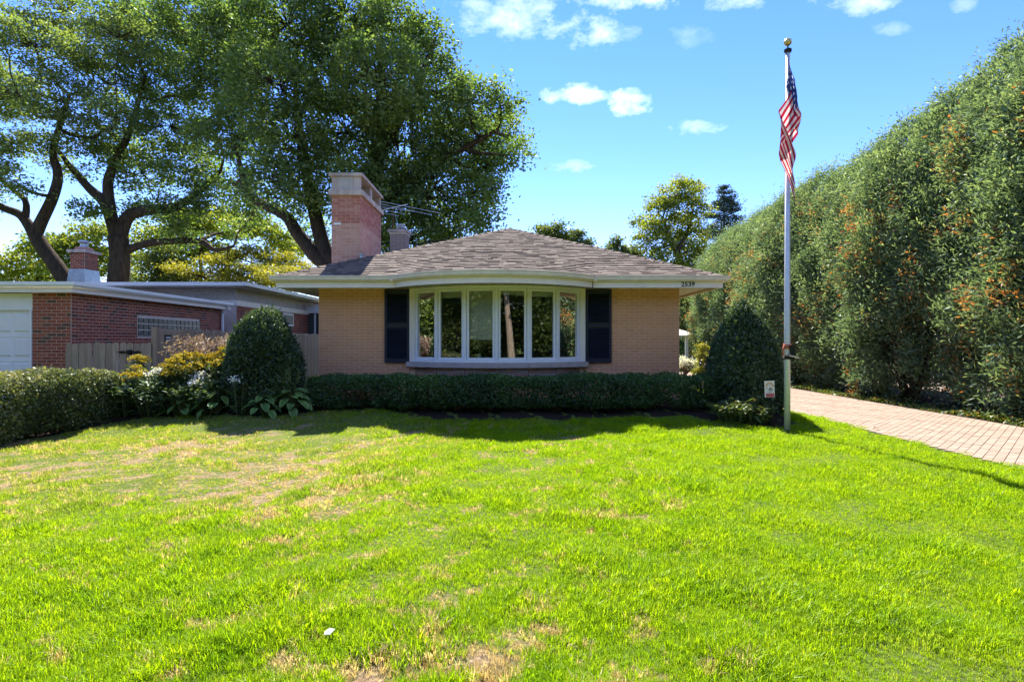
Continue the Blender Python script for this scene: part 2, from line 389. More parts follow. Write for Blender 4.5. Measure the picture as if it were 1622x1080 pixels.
M['cover'] = m_leaf('ground_cover_leaves', [(0, (.03, .06, .015)), (.6, (.10, .15, .03)), (.85, (.2, .2, .04)), (1, (.30, .15, .04))], trans=.4)
t = NT('hosta_leaf')
c = t.mix(t.attr('rim'), (.085, .18, .03), (.30, .36, .12)); c = t.mix(t.math('MULTIPLY', t.n('ShaderNodeObjectInfo').outputs['Random'], .6), c, (.05, .10, .025))
M['hosta'] = t.bsdf(c, .6, spec=.2)
t = NT('withered_leaf')
c = t.ramp(t.n('ShaderNodeObjectInfo').outputs['Random'], [(0, (.05, .09, .025)), (.4, (.10, .12, .045)), (.7, (.12, .07, .04)), (1, (.09, .035, .025))])
M['withered'] = t.bsdf(c, .75, spec=.1)

# ------------------------------------------------------------------ ground
def sstep(a, b, x):
    t = np.clip((x-a)/(b-a), 0, 1); return t*t*(3-2*t)
def bump2(X, Y): return .012*np.sin(2.1*X+.7*Y)+.010*np.sin(1.3*Y-2.7*X+1)+.008*np.sin(4.9*X+3.1*Y)+.006*np.sin(7.3*Y-5.1*X)
def gz(X, Y):
    X = np.asarray(X, float); Y = np.asarray(Y, float)
    h = .18*sstep(8.8, 10.9, Y)*(1-sstep(4.7, 5.9, X))*sstep(-9, -7.2, X)
    return h + bump2(X, Y)*sstep(-2, 1.5, Y)*(1-sstep(10, 12, Y))*(1-sstep(5.2, 5.9, X))*sstep(-8.5, -7, X)
PATCH = [(-3.9, 5.6, .75, .22, .9), (-3.2, 5.35, .5, .16, .8), (-4.8, 5.1, .4, .15, .75), (-2.3, 4.95, .3, .12, .7), (.15, 4.95, .5, .10, .8), (.05, 5.75, .28, .10, .6), (1.0, 4.85, .25, .09, .65), (-.2, 4.5, .25, .08, .5),
         (1.57, 3.07, .11, .06, .8), (-.30, 2.62, .22, .10, 1), (-.62, 2.55, .14, .08, .9), (-.05, 2.58, .16, .09, .9), (-.42, 2.83, .10, .06, .7), (.95, 2.60, .16, .07, .85), (.75, 2.66, .1, .05, .7), (-1.55, 2.62, .22, .07, .7), (-1.0, 2.58, .14, .07, .8), (-1.45, 3.0, .18, .06, .6),
         (-4.5, 6.5, .9, .2, .6), (-5.6, 5.9, .6, .2, .6), (-3.0, 7.2, .7, .15, .5), (-5.2, 8.0, .8, .15, .55), (-1.4, 6.3, .5, .15, .55), (-1.6, 4.3, .3, .1, .5), (.6, 3.6, .2, .08, .45), (.3, 6.6, .35, .1, .4), (1.2, 4.0, .25, .08, .4), (.55, 3.3, .14, .05, .5), (-2.6, 4.1, .3, .09, .5), (-4.6, 4.6, .3, .1, .5)]
def vnoise(X, Y, s, seed):
    r = np.random.default_rng(seed); out = np.zeros_like(X)
    for k in range(9):
        a = r.uniform(0, 6.28); f = s*r.uniform(.6, 1.9); out += np.sin(f*(X*math.cos(a)+Y*math.sin(a))+r.uniform(0, 6.28))
    return out/9**.5/1.2
def bare(X, Y):
    X = np.asarray(X, float); Y = np.asarray(Y, float)
    n = vnoise(X, Y, 2.2, 3)*.3+vnoise(X, Y, 8, 4)*.38+vnoise(X, Y, 20, 5)*.45+vnoise(X, Y, 40, 6)*.4
    b = np.zeros_like(X)
    for (x, y, a, c, w) in PATCH:
        d = ((X-x)/a)**2+((Y-y)/c)**2
        b = np.maximum(b, w*np.clip((1.3-d)*.4+n*1.15-.12, 0, 1)*np.clip(3.2-d, 0, 1))
    left = sstep(-.3, -2.6, X)*sstep(4.3, 5.2, Y)*(1-sstep(8.2, 9.3, Y))
    b = np.maximum(b, np.clip(n*1.0+.12, 0, .8)*left)
    b = np.maximum(b, np.clip(n*1.0-.42, 0, .8)*(1-sstep(.8, 2.2, X)))
    return np.clip(b, 0, 1)

xs = np.unique(np.concatenate([[-900, -300, -120, -60, -30, -20, -14], np.linspace(-10, 6.2, 190), [7, 9, 12, 20, 30, 60, 120, 300, 900]]))
ys = np.unique(np.concatenate([[-900, -300, -120, -60, -30, -15, -8, -4, -1], np.linspace(.8, 12, 170), [14, 18, 25, 40, 60, 120, 300, 900]]))
GX, GY = np.meshgrid(xs, ys)
GZ = gz(GX, GY)
nx, ny = len(xs), len(ys)
me = bpy.data.meshes.new('ground')
idx = np.arange(nx*ny).reshape(ny, nx)
me.from_pydata(np.stack([GX, GY, GZ], -1).reshape(-1, 3).tolist(), [], np.stack([idx[:-1, :-1], idx[:-1, 1:], idx[1:, 1:], idx[1:, :-1]], -1).reshape(-1, 4).tolist())
a = me.attributes.new('bare', 'FLOAT', 'POINT'); a.data.foreach_set('value', (bare(GX, GY)).reshape(-1).astype(np.float32))
me.materials.append(M['ground']); me.shade_smooth()
ground = tag(reg(bpy.data.objects.new('ground', me), None), 'sunlit front lawn soil rising gently to the house', kind='structure')

# far edge of the lawn (the planting-bed line), X -> Y
BED = [(-7.6, 8.0), (-7.05, 9.6), (-6.6, 10.15), (-5.6, 10.35), (-4.6, 10.25), (-3.9, 10.5), (-3.2, 10.85), (-2.5, 10.8), (-1.7, 10.2), (-.8, 9.95), (.4, 9.95), (1.6, 10.1), (2.8, 10.2), (3.7, 10.0), (4.1, 9.55), (4.6, 9.45), (4.95, 9.75), (5.05, 11.0), (5.2, 14), (6, 20)]
bx_, by_ = np.array([b[0] for b in BED]), np.array([b[1] for b in BED])
def bed_y(X): return np.interp(X, bx_, by_)
mb = MB()
BX = np.concatenate([np.linspace(-8.6, 4.9, 90)]); rows = 14
g = [[(x, y, float(gz(x, y))+.008+.012*math.sin(9*x+5*y)) for y in np.linspace(float(bed_y(x)), 12.7, rows)] for x in BX]
vs = [p for col in g for p in col]
mb.add(vs, [(i*rows+j, (i+1)*rows+j, (i+1)*rows+j+1, i*rows+j+1) for i in range(len(BX)-1) for j in range(rows-1)])
tag(mb.build('mulch_bed', 'mulch', None, True), 'dark mulch planting bed along the house front', kind='structure')
tag(BOX(8.83, 12.5, 4, 32, -.05, .012).build('hedge_bed', 'mulch'), 'dark leaf-littered strip under the tall evergreen hedge', kind='structure')

# ---- street behind the viewer
tag(BOX(-200, 200, -14, -6, -.1, -.02).build('street', 'asphalt'), 'asphalt street behind the viewer', kind='structure')
tag(BOX(-200, 200, -6, -5.8, -.1, .11).build('kerb', 'kerb'), 'concrete kerb along the street', kind='structure')

# ------------------------------------------------------------------ driveway of diagonal pavers
drive = tag(BOX(5.88, 8.82, -5.8, 27, -.06, .012).build('driveway', 'sand'), 'pinkish diagonal paver driveway between lawn and tall hedge', kind='structure')
PL, PW, G = .21, .105, .004
d1 = Vector((1, 1, 0)).normalized(); d2 = Vector((-1, 1, 0)).normalized()
pav_me = [MB().frustum((0, 0, .0), PL-G, PW-G, (0, 0, .020), PL-G-.004, PW-G-.004).mesh('paver', 'paver') for k in range(1)][0]
cand = []
for i in range(-60, 160):
    for j in range(-20, 320):
        c = d1*(i*PL + (PL/2 if j % 2 else 0)) + d2*(j*PW-8.0)
        if 5.95 <= c.x <= 8.76 and -5.7 < c.y < 26: cand.append(c)
def vis(c): return c.y > 6.2 and (c.x/c.y*F+811) < 1618
near = sorted([c for c in cand if vis(c)], key=lambda c: c.y)[:300]; ns_ = {(round(c.x, 3), round(c.y, 3)) for c in near}
pm = MB(); rot45 = Matrix.Rotation(R(45), 4, 'Z')
fr = MB().frustum((0, 0, 0), PL-G, PW-G, (0, 0, .020), PL-G-.004, PW-G-.004)
for c in cand:
    z = .002*math.sin(c.x*5+c.y*3)+random.uniform(-.002, .002)
    mw = Matrix.Translation((c.x, c.y, .006+z)) @ rot45 @ Matrix.Rotation(random.uniform(-.012, .012), 4, 'X') @ Matrix.Rotation(random.uniform(-.008, .008), 4, 'Z')
    if (round(c.x, 3), round(c.y, 3)) in ns_: piece('paver', pav_me, drive, mw)
    else: pm.add([mw @ Vector(v) for v in fr.v], [f for f in fr.f if f != (3, 2, 1, 0)], random.random())
tag(pm.build('paver_field', 'paver', drive), kind='stuff')

# ------------------------------------------------------------------ main house
HX0, HX1, HY = -4.25, 3.68, 12.5
ZS, ZE = 2.66, 2.84                       # soffit, roof edge
Y0, EX0, EX1 = 11.8, -4.90, 4.38          # eave line and its ends
PKX, PKY, PKZ = -.05, 16.44, 4.74
house = empty('brick_house', (-.28, HY, 0), 'low buff brick ranch house with hipped brown roof and wide bow window', 'house')
WCX, WHC, WSAG = -.32, 1.79, .70          # bow window arc
WR = (WHC**2+WSAG**2)/(2*WSAG); WTH = math.asin(WHC/WR)
def arc(th, off=0.0): return (WCX+(WR+off)*math.sin(th), HY-(math.cos(th)-math.cos(WTH))*WR-off*math.cos(th))
nodes = [-WTH+2*WTH*i/6 for i in range(7)]
# wall core: front panels, apron under the window, sides, back, foundation
wm = MB()
wm.box(HX0, WCX-WHC-.10, HY, HY+.25, -.2, ZS); wm.box(WCX+WHC+.10, HX1, HY, HY+.25, -.2, ZS)
ap = [(WCX-WHC-.1, HY)]+[arc(t) for t in nodes]+[(WCX+WHC+.1, HY)]
wm.sweep([(0, -.2), (0, .93), (-.2, .93), (-.2, -.2)], ap)
wall = wm.build('wall', 'buff_mortar', house)
sw = MB(); sw.box(HX0, HX0+.25, HY+.25, 24, -.2, ZS); sw.box(HX1-.25, HX1, HY+.25, 24, -.2, ZS); sw.box(HX0+.25, HX1-.25, 23.75, 24, -.2, ZS)
sw.build('rear_wall', 'buff_far', house)

def brick_field(wall, org, ud, nd, length, z0, z1, bl, bh, mat, pieces, limit, holes=(), joint=.011, proud=.009, off=0.0, name='brickwork', par=0):
    """running-bond bricks on a wall plane; the first `limit` are objects, the rest one mesh"""
    rest = MB(); ud = Vector(ud); nd = Vector(nd); org = Vector(org); n = 0
    cache = {}
    rws = int((z1-z0)/bh)
    bh = (z1-z0)/rws
    for r in range(rws):
        x = -(bl/2 if (r+par) % 2 else 0)
        zc = z0+r*bh
        while x < length-.01:
            a, b = max(0, x), min(length, x+bl); x += bl
            if b-a < .035: continue
            if any(b > h[0]+.01 and a < h[1]-.01 and zc+bh > h[2]+.01 and zc < h[3]-.01 for h in holes):
                done = False
                for h in holes:
                    if zc+bh > h[2]+.01 and zc < h[3]-.01:
                        if a < h[0] < b: b = h[0]
                        elif a < h[1] < b: a = h[1]
                        elif a >= h[0]-.01 and b <= h[1]+.01: done = True
                if done or b-a < .04: continue
            vj = joint*1.6; w = b-a-vj; jit = random.uniform(-.0015, .002)
            o = org+ud*(a+vj/2)+Vector((0, 0, zc+joint/2))
            if n < limit:
                k = round(w, 3)
                if k not in cache:
                    cache[k] = MB().obox((0, 0, 0), ud*w, nd*(proud+.02), Vector((0, 0, bh-joint))).mesh('brick', mat)
                piece('brick', cache[k], wall, Matrix.Translation(o+nd*(jit-.02+off))); n += 1
            else:
                rest.obox(o+nd*(jit-.02+off), ud*w, nd*(proud+.02), Vector((0, 0, bh-joint)), random.random())
    if rest.v: tag(rest.build(name, mat, wall), kind='stuff')
    return n
LW = WCX-WHC-.1-HX0; RW = HX1-(WCX+WHC+.1)
nb = brick_field(wall, (WCX+WHC+.1, HY, 0), (1, 0, 0), (0, -1, 0), RW, .1, 2.64, .225, .066, 'buff', True, 300, joint=.012)
brick_field(wall, (HX0, HY, 0), (1, 0, 0), (0, -1, 0), LW, .1, 2.64, .225, .066, 'buff', True, max(0, 300-nb), joint=.012)
apx = MB()
pts = [Vector((*arc(t), 0)) for t in nodes]
for i in range(6):
    ud = (pts[i+1]-pts[i]); ln = ud.length; ud.normalize(); nd = Vector((ud.y, -ud.x, 0))
    for r in range(10):
        x = -(.11 if r % 2 else 0)
        while x < ln-.02:
            a, b = max(0, x), min(ln, x+.225); x += .225
            if b-a > .03: apx.obox(pts[i]+ud*(a+.005)+nd*-.02+Vector((0, 0, .1+r*.066)), ud*(b-a-.01), nd*.029, Vector((0, 0, .056)), random.random())
tag(apx.build('apron_brickwork', 'buff', wall), kind='stuff')
# thin flagstones under the sill
t = NT('flagstone'); c = t.ramp(t.rnd(), [(0, (.42, .20, .13)), (.35, (.50, .30, .20)), (.6, (.36, .31, .29)), (.8, (.55, .38, .27)), (1, (.40, .17, .11))])
M['flag'] = t.bsdf(t.mix(t.math('MULTIPLY', t.noise(12, 5), .5), c, (.35, .27, .22)), .9, bump=t.noise(30, 5), bstr=.8, bdist=.02)
for i in range(6):
    ud = (pts[i+1]-pts[i]); ln = ud.length; ud.normalize(); nd = Vector((ud.y, -ud.x, 0))
    z = .765
    for h in (.055, .04, .05):
        x = 0
        while x < ln-.02:
            w = min(random.uniform(.16, .42), ln-x); 
            if ln-x-w < .08: w = ln-x
            MB().obox(pts[i]+ud*(x+.004)-nd*.02+Vector((0, 0, z)), ud*(w-.008), nd*random.uniform(.035, .06), Vector((0, 0, h-.006)), random.random()).build('flagstone', 'flag', wall)
            x += w
        z += h
# ---- bow window
winz0, winz1 = 1.05, 2.652
wf = MB()
wf.sweep([(.075, winz1-.06), (.075, winz1), (-.10, winz1), (-.10, winz1-.06)], [arc(t) for t in nodes])
wf.sweep([(.085, winz0), (.085, winz0+.05), (-.10, winz0+.05), (-.10, winz0)], [arc(t) for t in nodes])
win = wf.build('bow_window', 'vinyl', house)
MB().sweep([(.13, .93), (.15, .945), (.15, 1.04), (.12, 1.048), (-.12, 1.048), (-.12, .93)], [(WCX-WHC-.12, HY-.012)]+[arc(t) for t in nodes[1:-1]]+[(WCX+WHC+.12, HY-.012)]).build('window_sill', 'stone_sill', win)
for sgn, th in ((-1, nodes[0]), (1, nodes[-1])):       # end casings against the shutters
    x = WCX+sgn*(WHC+.02); BOX(min(x, x+sgn*.115), max(x, x+sgn*.115), HY-.07, HY+.1, winz0-.0, winz1).build('casing', 'cream', win)
for i in range(7):
    p = Vector((*arc(nodes[i]), 0)); nd = Vector((math.sin(nodes[i]), -math.cos(nodes[i]), 0)); ud = Vector((math.cos(nodes[i]), math.sin(nodes[i]), 0))
    MB().obox(p-ud*.028-nd*.09+Vector((0, 0, winz0+.051)), ud*.056, nd*.158, Vector((0, 0, winz1-winz0-.112))).build('mullion', 'vinyl', win)
fp = [Vector((*arc(t), 0)) for t in nodes]
for i in range(6):
    ud = (fp[i+1]-fp[i]); ln = ud.length; ud.normalize(); nd = Vector((ud.y, -ud.x, 0)); o = fp[i]
    sash = MB(); z0, z1 = winz0+.052, winz1-.063; e = .030; s = .048
    for (a, b, c, d) in ((e, e+s, z0, z1), (ln-e-s, ln-e, z0, z1), (e+s, ln-e-s, z0, z0+s), (e+s, ln-e-s, z1-s, z1)):
        sash.obox(o+ud*a-nd*.02+Vector((0, 0, c)), ud*(b-a), nd*.055, Vector((0, 0, d-c)))
    sh = sash.build('sash', 'vinyl', win)
    MB().obox(o+ud*(e+s-.004)-nd*.004+Vector((0, 0, z0+s-.004)), ud*(ln-2*e-2*s+.008), nd*.006, Vector((0, 0, z1-z0-2*s+.008))).build('pane', 'glass', win)
    drop = {0: .0, 1: .10, 2: .99, 3: .05, 4: .08, 5: 1.36}[i]
    top = z1-.01 if i != 5 else z1-.14
    if drop:
        zb = z1-.05-drop
        MB().obox(o+ud*.05-nd*.10+Vector((0, 0, zb)), ud*(ln-.10), nd*.006, Vector((0, 0, top-zb))).build('roller_shade', 'shade', win)
        MB().obox(o+ud*.05-nd*.104+Vector((0, 0, zb-.022)), ud*(ln-.10), nd*.014, Vector((0, 0, .024))).build('shade_bar', 'vinyl', win)
# interior
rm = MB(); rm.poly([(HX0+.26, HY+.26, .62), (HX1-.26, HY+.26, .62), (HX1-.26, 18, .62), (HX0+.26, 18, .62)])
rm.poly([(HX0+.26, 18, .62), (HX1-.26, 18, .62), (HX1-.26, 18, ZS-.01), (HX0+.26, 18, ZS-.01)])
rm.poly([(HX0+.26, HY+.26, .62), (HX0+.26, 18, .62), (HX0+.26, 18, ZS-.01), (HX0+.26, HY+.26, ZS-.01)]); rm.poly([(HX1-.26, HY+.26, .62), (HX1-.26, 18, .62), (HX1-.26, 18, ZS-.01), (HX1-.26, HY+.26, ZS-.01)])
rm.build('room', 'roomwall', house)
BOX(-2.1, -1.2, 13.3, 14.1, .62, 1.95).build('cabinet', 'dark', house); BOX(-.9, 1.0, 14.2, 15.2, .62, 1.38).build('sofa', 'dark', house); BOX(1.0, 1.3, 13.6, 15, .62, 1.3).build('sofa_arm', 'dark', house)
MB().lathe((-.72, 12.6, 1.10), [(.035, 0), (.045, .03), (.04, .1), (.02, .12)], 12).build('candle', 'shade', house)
# ---- shutters with louvres
def shutter(x0, x1):
    z0, z1 = 1.025, 2.635; y = HY-.075
    f = MB(); e = .055
    f.box(x0, x0+e, y, y+.06, z0, z1); f.box(x1-e, x1, y, y+.06, z0, z1); f.box(x0+e, x1-e, y, y+.06, z0, z0+.09); f.box(x0+e, x1-e, y, y+.06, z1-.07, z1)
    f.box(x0+e, x1-e, y, y+.06, z0+.78, z0+.84); f.box(x0+e, x1-e, y+.045, y+.058, z0+.09, z1-.07)
    fo = f.build('shutter', 'navy', house)
    w = x1-x0-2*e-.004
    sl = MB().obox((-w/2, -.018, -.022), (w, 0, 0), (0, .036, .034), (0, -.006, .007)).mesh('slat', 'navy')
    zz = z0+.115
    while zz < z1-.09:
        if not (z0+.76 < zz < z0+.865): piece('slat', sl, fo, Matrix.Translation(((x0+x1)/2, y+.022, zz)))
        zz += .044
shutter(-2.79, -2.245); shutter(1.612, 2.18)
# ---- roof
ECX, EHC, ESAG = -.38, 2.07, 1.0
ER = (EHC**2+ESAG**2)/(2*ESAG)
def eave_y(x):
    d = abs(x-ECX)
    return Y0 if d >= EHC else Y0-(math.sqrt(ER**2-d*d)-(ER-ESAG))
SL = (PKZ-ZE)/(PKY-Y0); NF = 14
def rowline(k, x):
    ye = eave_y(x)
    if k <= NF: t = k/NF; return (ye+t*(Y0+2-ye), ZE+t*2*SL)
    y = Y0+2*k/NF; return (y, ZE+(y-Y0)*SL)
def xlim(k):
    y = max(Y0, Y0+2*k/NF); tt = min(1, (y-Y0)/(PKY-Y0)); return EX0+(PKX-EX0)*tt, EX1+(PKX-EX1)*tt
NR = int((PKY-Y0)/(2/NF))+1
def rs(k, x, up=0): y, z = rowline(k, x); return Vector((x, y, z+up))
dk = MB()
for k in range(NR):
    l0, r0 = xlim(k); l1, r1 = xlim(min(k+1, NR-.5)); n = 40
    A = [rs(k, l0+(r0-l0)*i/n) for i in range(n+1)]; B = [rs(min(k+1, NR-.5), l1+(r1-l1)*i/n) for i in range(n+1)]
    dk.add(A+B, [(i, i+1, n+2+i, n+1+i) for i in range(n)])
RY2 = 20.0; BY = 24.7
pk = (PKX, PKY, PKZ); pk2 = (PKX, RY2, PKZ)
dk.poly([(EX0, BY, ZE), (EX0, Y0, ZE), pk, pk2]); dk.poly([(EX1, Y0, ZE), (EX1, BY, ZE), pk2, pk]); dk.poly([(EX1, BY, ZE), (EX0, BY, ZE), pk2])
roof = dk.build('roof', 'deck', house)
sh_list = []
for k in range(NR):
    l0, r0 = xlim(k); l1, r1 = xlim(min(k+1, NR-.4))
    x = l0-random.uniform(0, .25)
    while x < r0:
        w = random.choice((.10, .15, .20, .26, .32)); a, b = max(x, l0), min(x+w, r0); x += w
        if b-a < .03: continue
        sh_list.append((k, a, b, l0, r0, l1, r1))
def shingle(mb, s, rnd):
    k, a, b, l0, r0, l1, r1 = s; th = random.choice((.016, .020, .026)); kt = min(k+1.05, NR-.4)
    m = (a+b)/2; a2, b2 = max(a, l1), min(b, r1)
    if b2-a2 < .01: a2 = b2 = min(max(m, l1), r1)
    lo = [rs(k, a+.002, .002), rs(k, b-.002, .002)]; lo2 = [rs(k, a+.002, th+.006), rs(k, b-.002, th+.006)]
    if k == 0:
        for p in lo+lo2: p.y -= .03
    hi = [rs(kt, a2+.002, .004), rs(kt, b2-.002, .004)]
    hi2 = [rs(kt, a2+.002, .009), rs(kt, b2-.002, .009)]
    mb.add(lo+lo2+hi+hi2, [(0, 1, 3, 2), (2, 3, 7, 6), (0, 2, 6, 4), (1, 5, 7, 3)], rnd)
sh_list.sort(key=lambda s: -(s[2]-s[1])/rowline(s[0], s[1])[0])
rest = MB()
for i, s in enumerate(sh_list):
    if i < 300:
        q = MB(); shingle(q, s, 0); q.build('shingle', 'shingle', roof)
    else: shingle(rest, s, random.random())
tag(rest.build('shingle_courses', 'shingle', roof), kind='stuff')
for (A, B) in (((EX0, Y0, ZE), pk), ((EX1, Y0, ZE), pk), (pk, pk2)):       # hip and ridge caps
    A, B = Vector(A), Vector(B); d = B-A; n = int(d.length/.24); d.normalize(); sd = d.cross(Vector((0, 0, 1))).normalized()
    for i in range(n):
        p = A+d*(i*.24); q = p+d*.28
        drop = .045
        vs = [p+sd*.14-Vector((0, 0, drop-.02)), p+Vector((0, 0, .04)), p-sd*.14-Vector((0, 0, drop-.02)), q+sd*.13-Vector((0, 0, drop)), q+Vector((0, 0, .018)), q-sd*.13-Vector((0, 0, drop))]
        vs += [v-Vector((0, 0, .012)) for v in vs[:3]]
        MB().add(vs, [(0, 1, 4, 3), (1, 2, 5, 4), (6, 7, 1, 0), (7, 8, 2, 1)], 0).build('ridge_cap', 'shingle', roof)
# eave path: left rear -> left front corner -> bow -> right front corner -> right rear (outside is on the left, so sweep reversed)
front = [(EX0, Y0)]+[(x, eave_y(x)) for x in np.linspace(ECX-EHC, ECX+EHC, 33)]+[(EX1, Y0)]
path = [(EX0, BY)]+front+[(EX1, BY)]
MB().sweep([(0, 2.605), (0, ZE-.02), (-.025, ZE-.02), (-.025, 2.605)], path).build('fascia', 'cream', house)
gut = MB().sweep([(.003, 2.735), (.07, 2.735), (.10, 2.77), (.105, 2.81), (.118, 2.825), (.118, 2.845), (.105, 2.845), (.095, 2.828), (.06, 2.75), (.012, 2.75), (.003, 2.83)], path).build('gutter', 'gutter', house)
for x in (ECX-EHC-.02, ECX+EHC+.02): BOX(x-.035, x+.035, Y0-.125, Y0-.0, 2.73, 2.85).build('gutter_joint', 'gutter', gut)
MB().obox((1.66, Y0-.01, 2.60), (.02, 0, 0), (0, -.02, 0), (0, 0, .14)).build('bracket', 'black', gut)
sof = MB(); sof.poly([(x, y, ZS) for x, y in [(EX0+.02, BY-.02)]+[(x, y+.02) for x, y in front]+[(EX1-.02, BY-.02)]]); sf = sof.build('soffit', 'soffit', house)
for x in np.linspace(-4.7, 4.2, 34): BOX(x-.006, x+.006, eave_y(x)+.05, HY-.02, ZS-.009, ZS-.002).build('soffit_seam', 'stucco', sf)
# house number
def digit_mesh(ch, size, mat):
    cu = bpy.data.curves.new('number', 'FONT'); cu.body = ch; cu.size = size; cu.extrude = .008
    ob = bpy.data.objects.new('number', cu); COL.objects.link(ob); bpy.context.view_layer.update()
    me = bpy.data.meshes.new_from_object(ob.evaluated_get(bpy.context.evaluated_depsgraph_get()))
    bpy.data.objects.remove(ob); me.materials.clear(); me.materials.append(M[mat]); return me
for i, ch in enumerate('2539'):
    piece('house_number', digit_mesh(ch, .135, 'black'), house, Matrix.Translation((3.51+i*.072, Y0-.012, 2.632)) @ Matrix.Rotation(R(90), 4, 'X'))
# ---- chimneys (parts of the house)
cx0, cx1, cy0, cy1 = -4.26, -3.57, 13.4, 15.5
ch = BOX(cx0+.01, cx1-.01, cy0+.01, cy1-.01, 2.6, 4.93).build('chimney', 'buff_mortar', house)
for (za, zb, mt) in ((2.9, 4.27, 'pink'), (4.27, 4.92, 'rose')):
    brick_field(ch, (cx0, cy0+.01, 0), (1, 0, 0), (0, -1, 0), cx1-cx0, za, zb, .225, .066, mt, True, 0, joint=.010)
    brick_field(ch, (cx1-.01, cy0, 0), (0, 1, 0), (1, 0, 0), cy1-cy0, za, zb, .225, .066, mt, True, 0, joint=.010)
    brick_field(ch, (cx0+.01, cy0, 0), (0, 1, 0), (-1, 0, 0), cy1-cy0, za, zb, .225, .066, mt, True, 0, joint=.010)
BOX(cx0+.06, cx0+.23, cy0-.012, cy0+.0, 4.235, 4.285).build('white_patch', 'white', ch)
BOX(cx0-.06, cx1+.06, cy0-.06, cy1+.06, 4.93, 5.05).build('chimney_ledge', 'concrete', ch)
BOX(cx0-.05, cx1+.05, cy0-.05, cy1+.05, 5.38, 5.45).build('chimney_cap', 'concrete', ch)
fb = MB(); fb.box(cx0+.01, cx1-.01, cy0+.0, cy0+.12, 5.052, 5.378); fb.box(cx0+.01, cx1-.01, cy1-.14, cy1-.01, 5.052, 5.378); fb.box(cx0+.01, cx1-.01, (cy0+cy1)/2-.1, (cy0+cy1)/2+.1, 5.052, 5.378)
fb.build('chimney_post', 'concrete', ch)
BOX(cx0+.17, cx1-.17, cy0-.012, cy0-.001, 5.06, 5.37).build('front_panel', 'stone_sill', ch)
fl = MB().box(cx0+.1, cx0+.14, cy0+.15, cy1-.15, 5.052, 5.3).build('flue_baffle', 'dark', ch)
s0, s1, t0, t1 = -3.65, -3.17, 17.0, 17.5
c2 = BOX(s0, s1, t0, t1, 2.9, 4.70).build('chimney', 'red_mortar', house)
brick_field(c2, (s0, t0, 0), (1, 0, 0), (0, -1, 0), s1-s0, 3.3, 4.70, .24, .07, 'grey_brick', True, 0); brick_field(c2, (s1, t0, 0), (0, 1, 0), (1, 0, 0), t1-t0, 3.3, 4.70, .24, .07, 'grey_brick', True, 0)
BOX(s0-.02, s1+.02, t0-.02, t1+.02, 4.70, 4.745).build('chimney_trim', 'cream', c2); BOX(s0-.06, s1+.06, t0-.06, t1+.06, 4.747, 4.83).build('chimney_cap', 'concrete', c2)
MB().lathe(((s0+s1)/2+.03, (t0+t1)/2, 4.83), [(.10, 0), (.10, .08), (.14, .09), (.14, .11), (.11, .12), (.11, .15), (.15, .16), (.13, .2), (.03, .215)], 16).build('flue_cap', 'metal', c2, True)
MB().lathe((-3.52, 13.3, 3.3), [(.04, 0), (.04, .2), (.055, .21), (.055, .24), (.02, .25)], 12).build('vent_pipe', 'metal', house)
# ---- TV antenna strapped behind the chimney
ant = empty('tv_antenna', (-3.6, 17.7, 3.6), 'thin wire TV antenna on rusty mast beside the small roof chimney', 'antenna')
az = 17.7
p0 = px(623, 385, az); p1 = px(623, 332, az)
MB().tube([p0, p1], .018, 6).build('mast', 'rust', ant)
MB().tube([px(604, 333.5, az+.6), px(645, 324, az-.6)], .013, 6).build('boom', 'wire', ant)
for (a, b, y0, y1) in (((598, 318), (698, 338), .9, -.8), ((596, 322), (682, 340.5), .6, -.6), ((596, 327), (662, 336), .4, -.5), ((597, 331), (642, 339), .2, -.4), ((598, 336), (632, 342), .1, -.3)):
    MB().tube([px(a[0], a[1], az+y0), px(b[0], b[1], az+y1)], .008, 5).build('element', 'wire', ant)

# ------------------------------------------------------------------ neighbour's garage
GXR, GXL, GY0, GY1 = -9.7, -16.5, 12.5, 19.0
gar = empty('brick_garage', (-13, 15.7, 0), 'red brick garage with white sectional door, flat roof and glass block window', 'garage')
gm = MB(); gm.box(-10.55, GXR, GY0, GY0+.2, -.2, 2.56); gm.box(GXR-.2, GXR, GY0+.2, GY1, -.2, 2.56); gm.box(GXL, -13.6, GY0, GY0+.2, -.2, 2.56); gm.box(GXL, GXL+.2, GY0+.2, GY1, -.2, 2.56); gm.box(GXL+.2, GXR-.2, GY1-.2, GY1, -.2, 2.56)
gw = gm.build('wall', 'red_mortar', gar)
n = brick_field(gw, (-10.55, GY0, 0), (1, 0, 0), (0, -1, 0), .85, .5, 2.55, .213, .0725, 'red', True, 300, joint=.012)
gh = (14.7-GY0, 17.62-GY0, 1.63, 2.12)
brick_field(gw, (GXR, GY0, 0), (0, 1, 0), (1, 0, 0), GY1-GY0, 1.2, 2.55, .213, .0725, 'red', True, 300-n, holes=[gh], joint=.015, par=1)
bk = MB().box(-.088, .088, -.02, .012, -.066, .066); gme = bk.mesh('glass_block', 'gblock')
gbw = BOX(GXR-.001, GXR+.010, 14.7, 17.62, 1.63, 2.12).build('block_window', 'cream', gar)
for i in range(14):
    for j in range(3):
        piece('glass_block', gme, gbw, Matrix.Translation((GXR+.012, 14.7+.105+i*.2085, 1.63+.082+j*.163)) @ Matrix.Rotation(R(90), 4, 'Z'))
